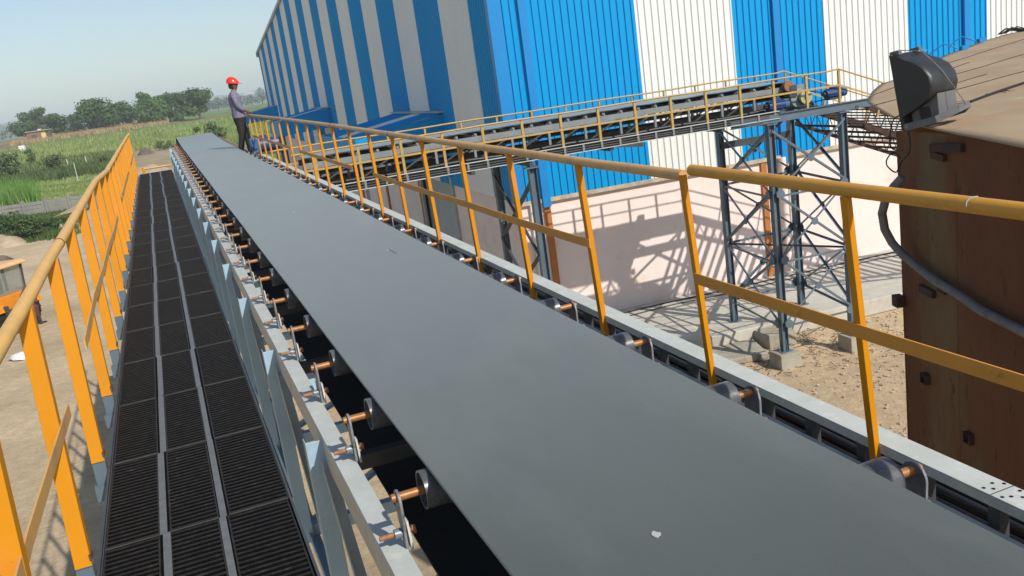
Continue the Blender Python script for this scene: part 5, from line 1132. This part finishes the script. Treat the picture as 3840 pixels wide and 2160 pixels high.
# ---- vegetation
def leaf_quad(mb, c, nrm, s):
    x = nrm.orthogonal().normalized(); a = random.uniform(0, 2 * pi); y = nrm.cross(x); X = (x * cos(a) + y * sin(a)) * s; Y = (-x * sin(a) + y * cos(a)) * s * random.uniform(0.5, 0.8)
    o = len(mb.v); mb.v += [c - X, c + Y * 0.9, c + X, c - Y * 0.9]; mb.f.append([o, o + 1, o + 2, o + 3]); mb.sm.append(False)
def tree(name, lab, x, ybase, ytop, wpx, leaf, seed, group='trees beyond the fields', shape='round', dist=None, trunk=0.28, n=1500):
    random.seed(seed); q = on_ground(x, ybase)
    if dist: v = ray(x, ybase); q = EYE + v * (dist / math.hypot(v.x, v.y)); q.z = ground_z(q.x, q.y)
    D = math.hypot(q.x, q.y); k = D / FPX; H = (ybase - ytop) * k; R = wpx * k / 2
    low = 0.12 if name == 'bush' else (0.26 if shape == 'round' else 0.22)
    if dist: H = max(3, (EYE + ray(x, ytop) * (dist / math.hypot(ray(x, ytop).x, ray(x, ytop).y))).z - q.z)
    t = thing(name, lab, name.replace('_', ' '), q, group)
    tk = MB(); top = q + UZ * (H * 0.5); tk.tube([q - UZ * 0.2, q + V((0.02 * H, 0, H * trunk)), top], [0.035 * H + 0.03, 0.026 * H, 0.012 * H], 8)
    lobes = []
    nl = 12 if shape == 'round' else 16
    for i in range(nl):
        a = random.uniform(0, 2 * pi); rr = R * random.uniform(0.25, 0.68); hh = H * random.uniform(low, 0.84)
        if shape == 'round': hh = H * (low + (0.82 - low) * (i / nl)); rr = R * 0.66 * math.sqrt(max(0.05, 1 - (i / nl) ** 2.2)) 
        c = q + V((rr * cos(a), rr * sin(a) * 0.9, hh)); lr = R * random.uniform(0.30, 0.48) if shape != 'round' else R * random.uniform(0.42, 0.56)
        lr = min(lr, H * 0.3) * 1.08; lobes.append((c, lr)); tk.tube([q + UZ * (H * random.uniform(0.12, 0.3)), (top + c) / 2 - UZ * 0.05 * H, c], [0.012 * H, 0.008 * H, 0.004 * H], 5)
    lobes.append((q + UZ * (H * 0.84), min(R * 0.45, H * 0.2)))
    obj('trunk', tk, 'bark', t)
    mb = MB(); s = max(0.10, 0.052 * min(H, 2 * R))
    for i in range(n):
        c, lr = random.choice(lobes); v = V((random.gauss(0, 1), random.gauss(0, 1), random.gauss(0, 1))).normalized()
        rr = lr * random.uniform(0.55, 1.08) if random.random() < 0.85 else lr * random.uniform(0.9, 1.35)
        p = c + V((v.x * rr, v.y * rr, v.z * rr * 0.78))
        if p.z > q.z + H: p.z = q.z + H * random.uniform(0.93, 1)
        if p.z < q.z + H * 0.10: p.z = q.z + H * random.uniform(0.12, 0.3)
        leaf_quad(mb, p, (v + V((random.uniform(-.6, .6), random.uniform(-.6, .6), random.uniform(-.2, .9)))).normalized(), s * random.uniform(0.6, 1.3))
    obj('crown', mb, leaf, t, fix=False); return t
G_ = 'tree line beyond the fields'
TREES = [
 ('tree', 'dark tree cut by the left edge of the picture, standing left of the brick hut', 2, 524, 474, 66, 'leaf_dark', 1, 'round'),
 ('tree', 'broad dark tree standing directly behind the brick hut', 108, 521, 436, 118, 'leaf_dark', 2, 'loose'),
 ('palm_like_tree', 'spiky taller tree rising behind the brick hut', 158, 515, 411, 70, 'leaf_mid', 3, 'loose'),
 ('tree', 'dark umbrella-shaped tree with bare trunk right of the brick hut', 222, 508, 436, 96, 'leaf_dark', 4, 'loose'),
 ('bush', 'olive bush between the umbrella tree and the big round tree', 268, 503, 480, 66, 'leaf_mid', 5, 'round'),
 ('tree', 'small mid-green tree touching the left side of the big round tree', 296, 497, 432, 62, 'leaf_mid', 6, 'loose'),
 ('tree', 'biggest dome-shaped dark green tree of the tree line', 378, 489, 382, 146, 'leaf_dark', 7, 'round'),
 ('tree', 'mid-green tree between the dome-shaped tree and the tall twin trees', 478, 472, 388, 92, 'leaf_mid', 8, 'loose'),
 ('tree', 'tall rounded tree with a bright top left of the light green tree', 551, 465, 350, 80, 'leaf_dark', 9, 'loose'),
 ('tree', 'light green bushy tree in the middle of the tree line', 588, 462, 372, 112, 'leaf_light', 10, 'round'),
 ('tree', 'dark tree behind and right of the light green tree', 640, 452, 357, 84, 'leaf_dark', 11, 'loose'),
 ('tree', 'dark tree just left of the tallest loose tree', 688, 447, 352, 80, 'leaf_dark', 12, 'loose'),
 ('tree', 'tallest loose-crowned tree at the right end of the near tree line', 752, 443, 338, 112, 'leaf_dark', 13, 'loose'),
 ('bush', 'pale bush under the tall loose tree', 668, 450, 430, 50, 'leaf_light', 14, 'round'),
]
for nm, lab, x, yb, yt, wp, lf, sd, shp in TREES: tree(nm, lab, x, yb + 4, yt, wp * (0.86 if x < 300 else 0.98), lf, sd, shape=shp, group=G_, n=3000 if wp > 90 else 2000)
FAR = [(35, 498, 480, 80), (820, 408, 362, 60), (860, 402, 358, 64), (905, 398, 352, 70), (945, 393, 350, 70), (985, 388, 320, 40), (236, 470, 440, 60), (785, 412, 372, 60), (700, 425, 385, 60), (275, 470, 428, 60)]
LBL = ['hazy far tree left of the brick hut', 'hazy far tree just left of the worker', 'hazy far tree behind the worker', 'hazy far tree right of the worker\'s chest', 'hazy far tree between the worker and the warehouse', 'tall hazy tree touching the warehouse edge', 'pale hazy tree rising behind the umbrella-shaped tree', 'hazy far tree right of the tallest loose tree', 'hazy far tree showing behind the tree line gap', 'faint tall tree left of the dome-shaped tree']
for i, (x, yb, yt, wp) in enumerate(FAR): tree('distant_tree', LBL[i], x, yb, yt, wp, 'leaf_far', 40 + i, group='hazy distant trees', shape='round', dist=760 + 40 * (i % 3), n=500)
BUSH = [
 ('dark bush at the left edge before the tall grass', 35, 678, 588, 105, 'weed'), ('tall narrow dark bush in the grass field', 122, 625, 560, 38, 'leaf_dark'), ('wide olive bush in the grass left of the stakes', 205, 655, 590, 84, 'weed'),
 ('low dark bush right of the stakes, behind the handrail', 398, 622, 585, 60, 'weed'), ('dark bush left of the belt end', 615, 562, 530, 80, 'weed'), ('olive bush rising just beyond the belt end', 812, 545, 462, 92, 'weed'), ('small dark bush left of the bush at the belt end', 742, 505, 478, 34, 'leaf_dark'),
 ('green weed clump below the compound wall at the left edge', 25, 885, 812, 130, 'leaf_mid'), ('leafy green weed clump in front of the compound wall', 105, 905, 815, 120, 'leaf_mid'), ('low green weeds in front of the rusty sheet', 185, 880, 828, 90, 'leaf_mid'), ('small green weeds near the foot of the compound wall', 240, 850, 815, 60, 'weed')]
for i, (lab, x, yb, yt, wp, lf) in enumerate(BUSH):
    tree('bush', lab, x, yb, yt, wp, lf, 70 + i, group='bushes and weeds', shape='loose', n=2600 if yb > 800 else 1300, trunk=0.1)
def blades(name, n, region, hmin, hmax, m, wid, kids=4, seed=5, spread=0.9):
    random.seed(seed); mb = MB(); cnt = 0
    while cnt < n:
        x = random.uniform(region[0], region[2]); row = random.uniform(region[1], region[3]); q = on_ground(x, row - 0.1413 * x)
        D = math.hypot(q.x, q.y)
        if D < 60 or D > 1200: continue
        if 455 < x < 760 and 640 < row < 745: continue
        cnt += 1; s = 1.0 + D / 400
        if q.dot(V((-LN.x, -LN.y, 0))) < -1e9: continue
        for k in range(kids):
            b = q + V((random.uniform(-1, 1) * spread * s, random.uniform(-1, 1) * spread * s, 0)); h = random.uniform(hmin, hmax); a = random.uniform(0, 2 * pi); dx = V((cos(a), sin(a), 0)) * wid * s
            l = V((random.uniform(-.3, .3), random.uniform(-.3, .3), 1)).normalized() * h
            o = len(mb.v); mb.v += [b - dx, b + dx, b + l]; mb.f.append([o, o + 1, o + 2]); mb.sm.append(False)
    o = obj(name, mb, m, fix=False); tag(o, None, None, kind='stuff'); return o
tag(blades('tall_grass', 7000, (-160, 566, 1010, 676), 0.5, 1.3, 'grass', 0.10), 'tall yellow-green grass filling the field beyond the compound wall', 'grass', kind='stuff')
tag(blades('dry_grass', 3000, (60, 534, 615, 556), 0.8, 1.8, 'dry_grass', 0.12, seed=15), 'strip of dry brown crop stalks in front of the tree line', 'grass', kind='stuff')
tag(blades('scrub', 1500, (-160, 640, 450, 706), 0.5, 1.5, 'weed', 0.13, kids=5, seed=16), 'dark green scrub along the near edge of the tall grass field', 'scrub', kind='stuff')
tag(blades('short_grass', 3500, (-160, 694, 440, 800), 0.12, 0.35, 'grass', 0.06, seed=6), 'short yellow-green grass behind the compound wall', 'grass', kind='stuff')
tag(blades('reeds', 750, (-90, 742, 128, 806), 1.5, 2.6, 'grass_green', 0.07, kids=5, seed=8, spread=0.6), 'bright green reeds growing behind the compound wall at the left', 'reeds', kind='stuff')
tag(blades('weeds', 2600, (-120, 834, 265, 925), 0.15, 0.55, 'weed', 0.09, kids=5, seed=9, spread=0.5), 'green weeds growing over the soil heaps below the compound wall', 'weeds', kind='stuff')
# rubble and gravel on the ground by the tower
def rubble():
    random.seed(11); mb = MB(); n = 0
    while n < 6500:
        b_ = random.uniform(6.5, 18); a = random.uniform(9, 19.0); 
        if mnoise.noise(V((b_ * 0.5, a * 0.5, 0))) < random.uniform(-0.6, 0.35): continue
        n += 1; r = random.choice((0.010, 0.012, 0.016, 0.02, 0.03, 0.045)) * random.uniform(0.7, 1.2); c = Q(b_, a, r * 0.3)
        vs = [c + V((random.uniform(.6, 1.2) * r * dx, random.uniform(.6, 1.2) * r * dy, random.uniform(.4, .9) * r * dz)) for dx, dy, dz in ((1, 0, 0), (0, 1, 0), (-1, 0, 0), (0, -1, 0), (0, 0, 1), (0, 0, -1))]
        mb.add(vs, [(0, 1, 4), (1, 2, 4), (2, 3, 4), (3, 0, 4), (1, 0, 5), (2, 1, 5), (3, 2, 5), (0, 3, 5)])
    tag(obj('gravel', mb, 'stone'), 'loose gravel and rubble scattered on the ground round the tower footings', 'gravel', kind='stuff')
rubble()

# ================================================================== HAZE
hz = MB(); hz.box(V((0, 0, 59)), (1, 0, 0), (0, 1, 0), UZ, 6500, 6500, 60)
hm = bpy.data.materials.new('haze_air'); hm.use_nodes = True; n_ = hm.node_tree
n_.nodes.remove(n_.nodes['Principled BSDF']); pv = n_.nodes.new('ShaderNodeVolumePrincipled'); pv.inputs['Color'].default_value = (0.87, 0.95, 1.0, 1); pv.inputs['Density'].default_value = 0.00036; pv.inputs['Anisotropy'].default_value = 0.0
n_.links.new(pv.outputs[0], n_.nodes['Material Output'].inputs['Volume'])
tag(obj('haze', hz, hm), None, None, kind='stuff')
S.cycles.volume_step_rate = 5; S.cycles.volume_bounces = 1
# dark twigs and litter near the footings
random.seed(21); mb = MB()
for i in range(260):
    b_ = random.gauss(11.6, 1.5); a = random.gauss(17.9, 0.7); c = Q(b_, min(a, 19.0), 0.02); t = random.uniform(0, pi); L_ = random.uniform(0.05, 0.28)
    mb.tube([c, c + V((cos(t), sin(t), random.uniform(0, 0.3))) * L_], 0.006, 4)
tag(obj('litter', mb, 'rust_dark'), 'dark twigs and litter scattered between the footings and the concrete apron', 'litter', kind='stuff')
# scuffed paint mark on the near right pipe
mk = MB(); c0 = P(2.15, -0.600, 1.93)
ptsm = [c0 + (cn * cos(a) - cr * sin(a)) * 0.0262 + cd_ * (0.012 * sin(a * 1.5)) for a in [-0.2 + 0.14 * k for k in range(14)]]
mk.tube(ptsm, 0.0022, 5)
o = obj('paint_scrape', mk, 'spot', bpy.data.objects['handrail.001'])
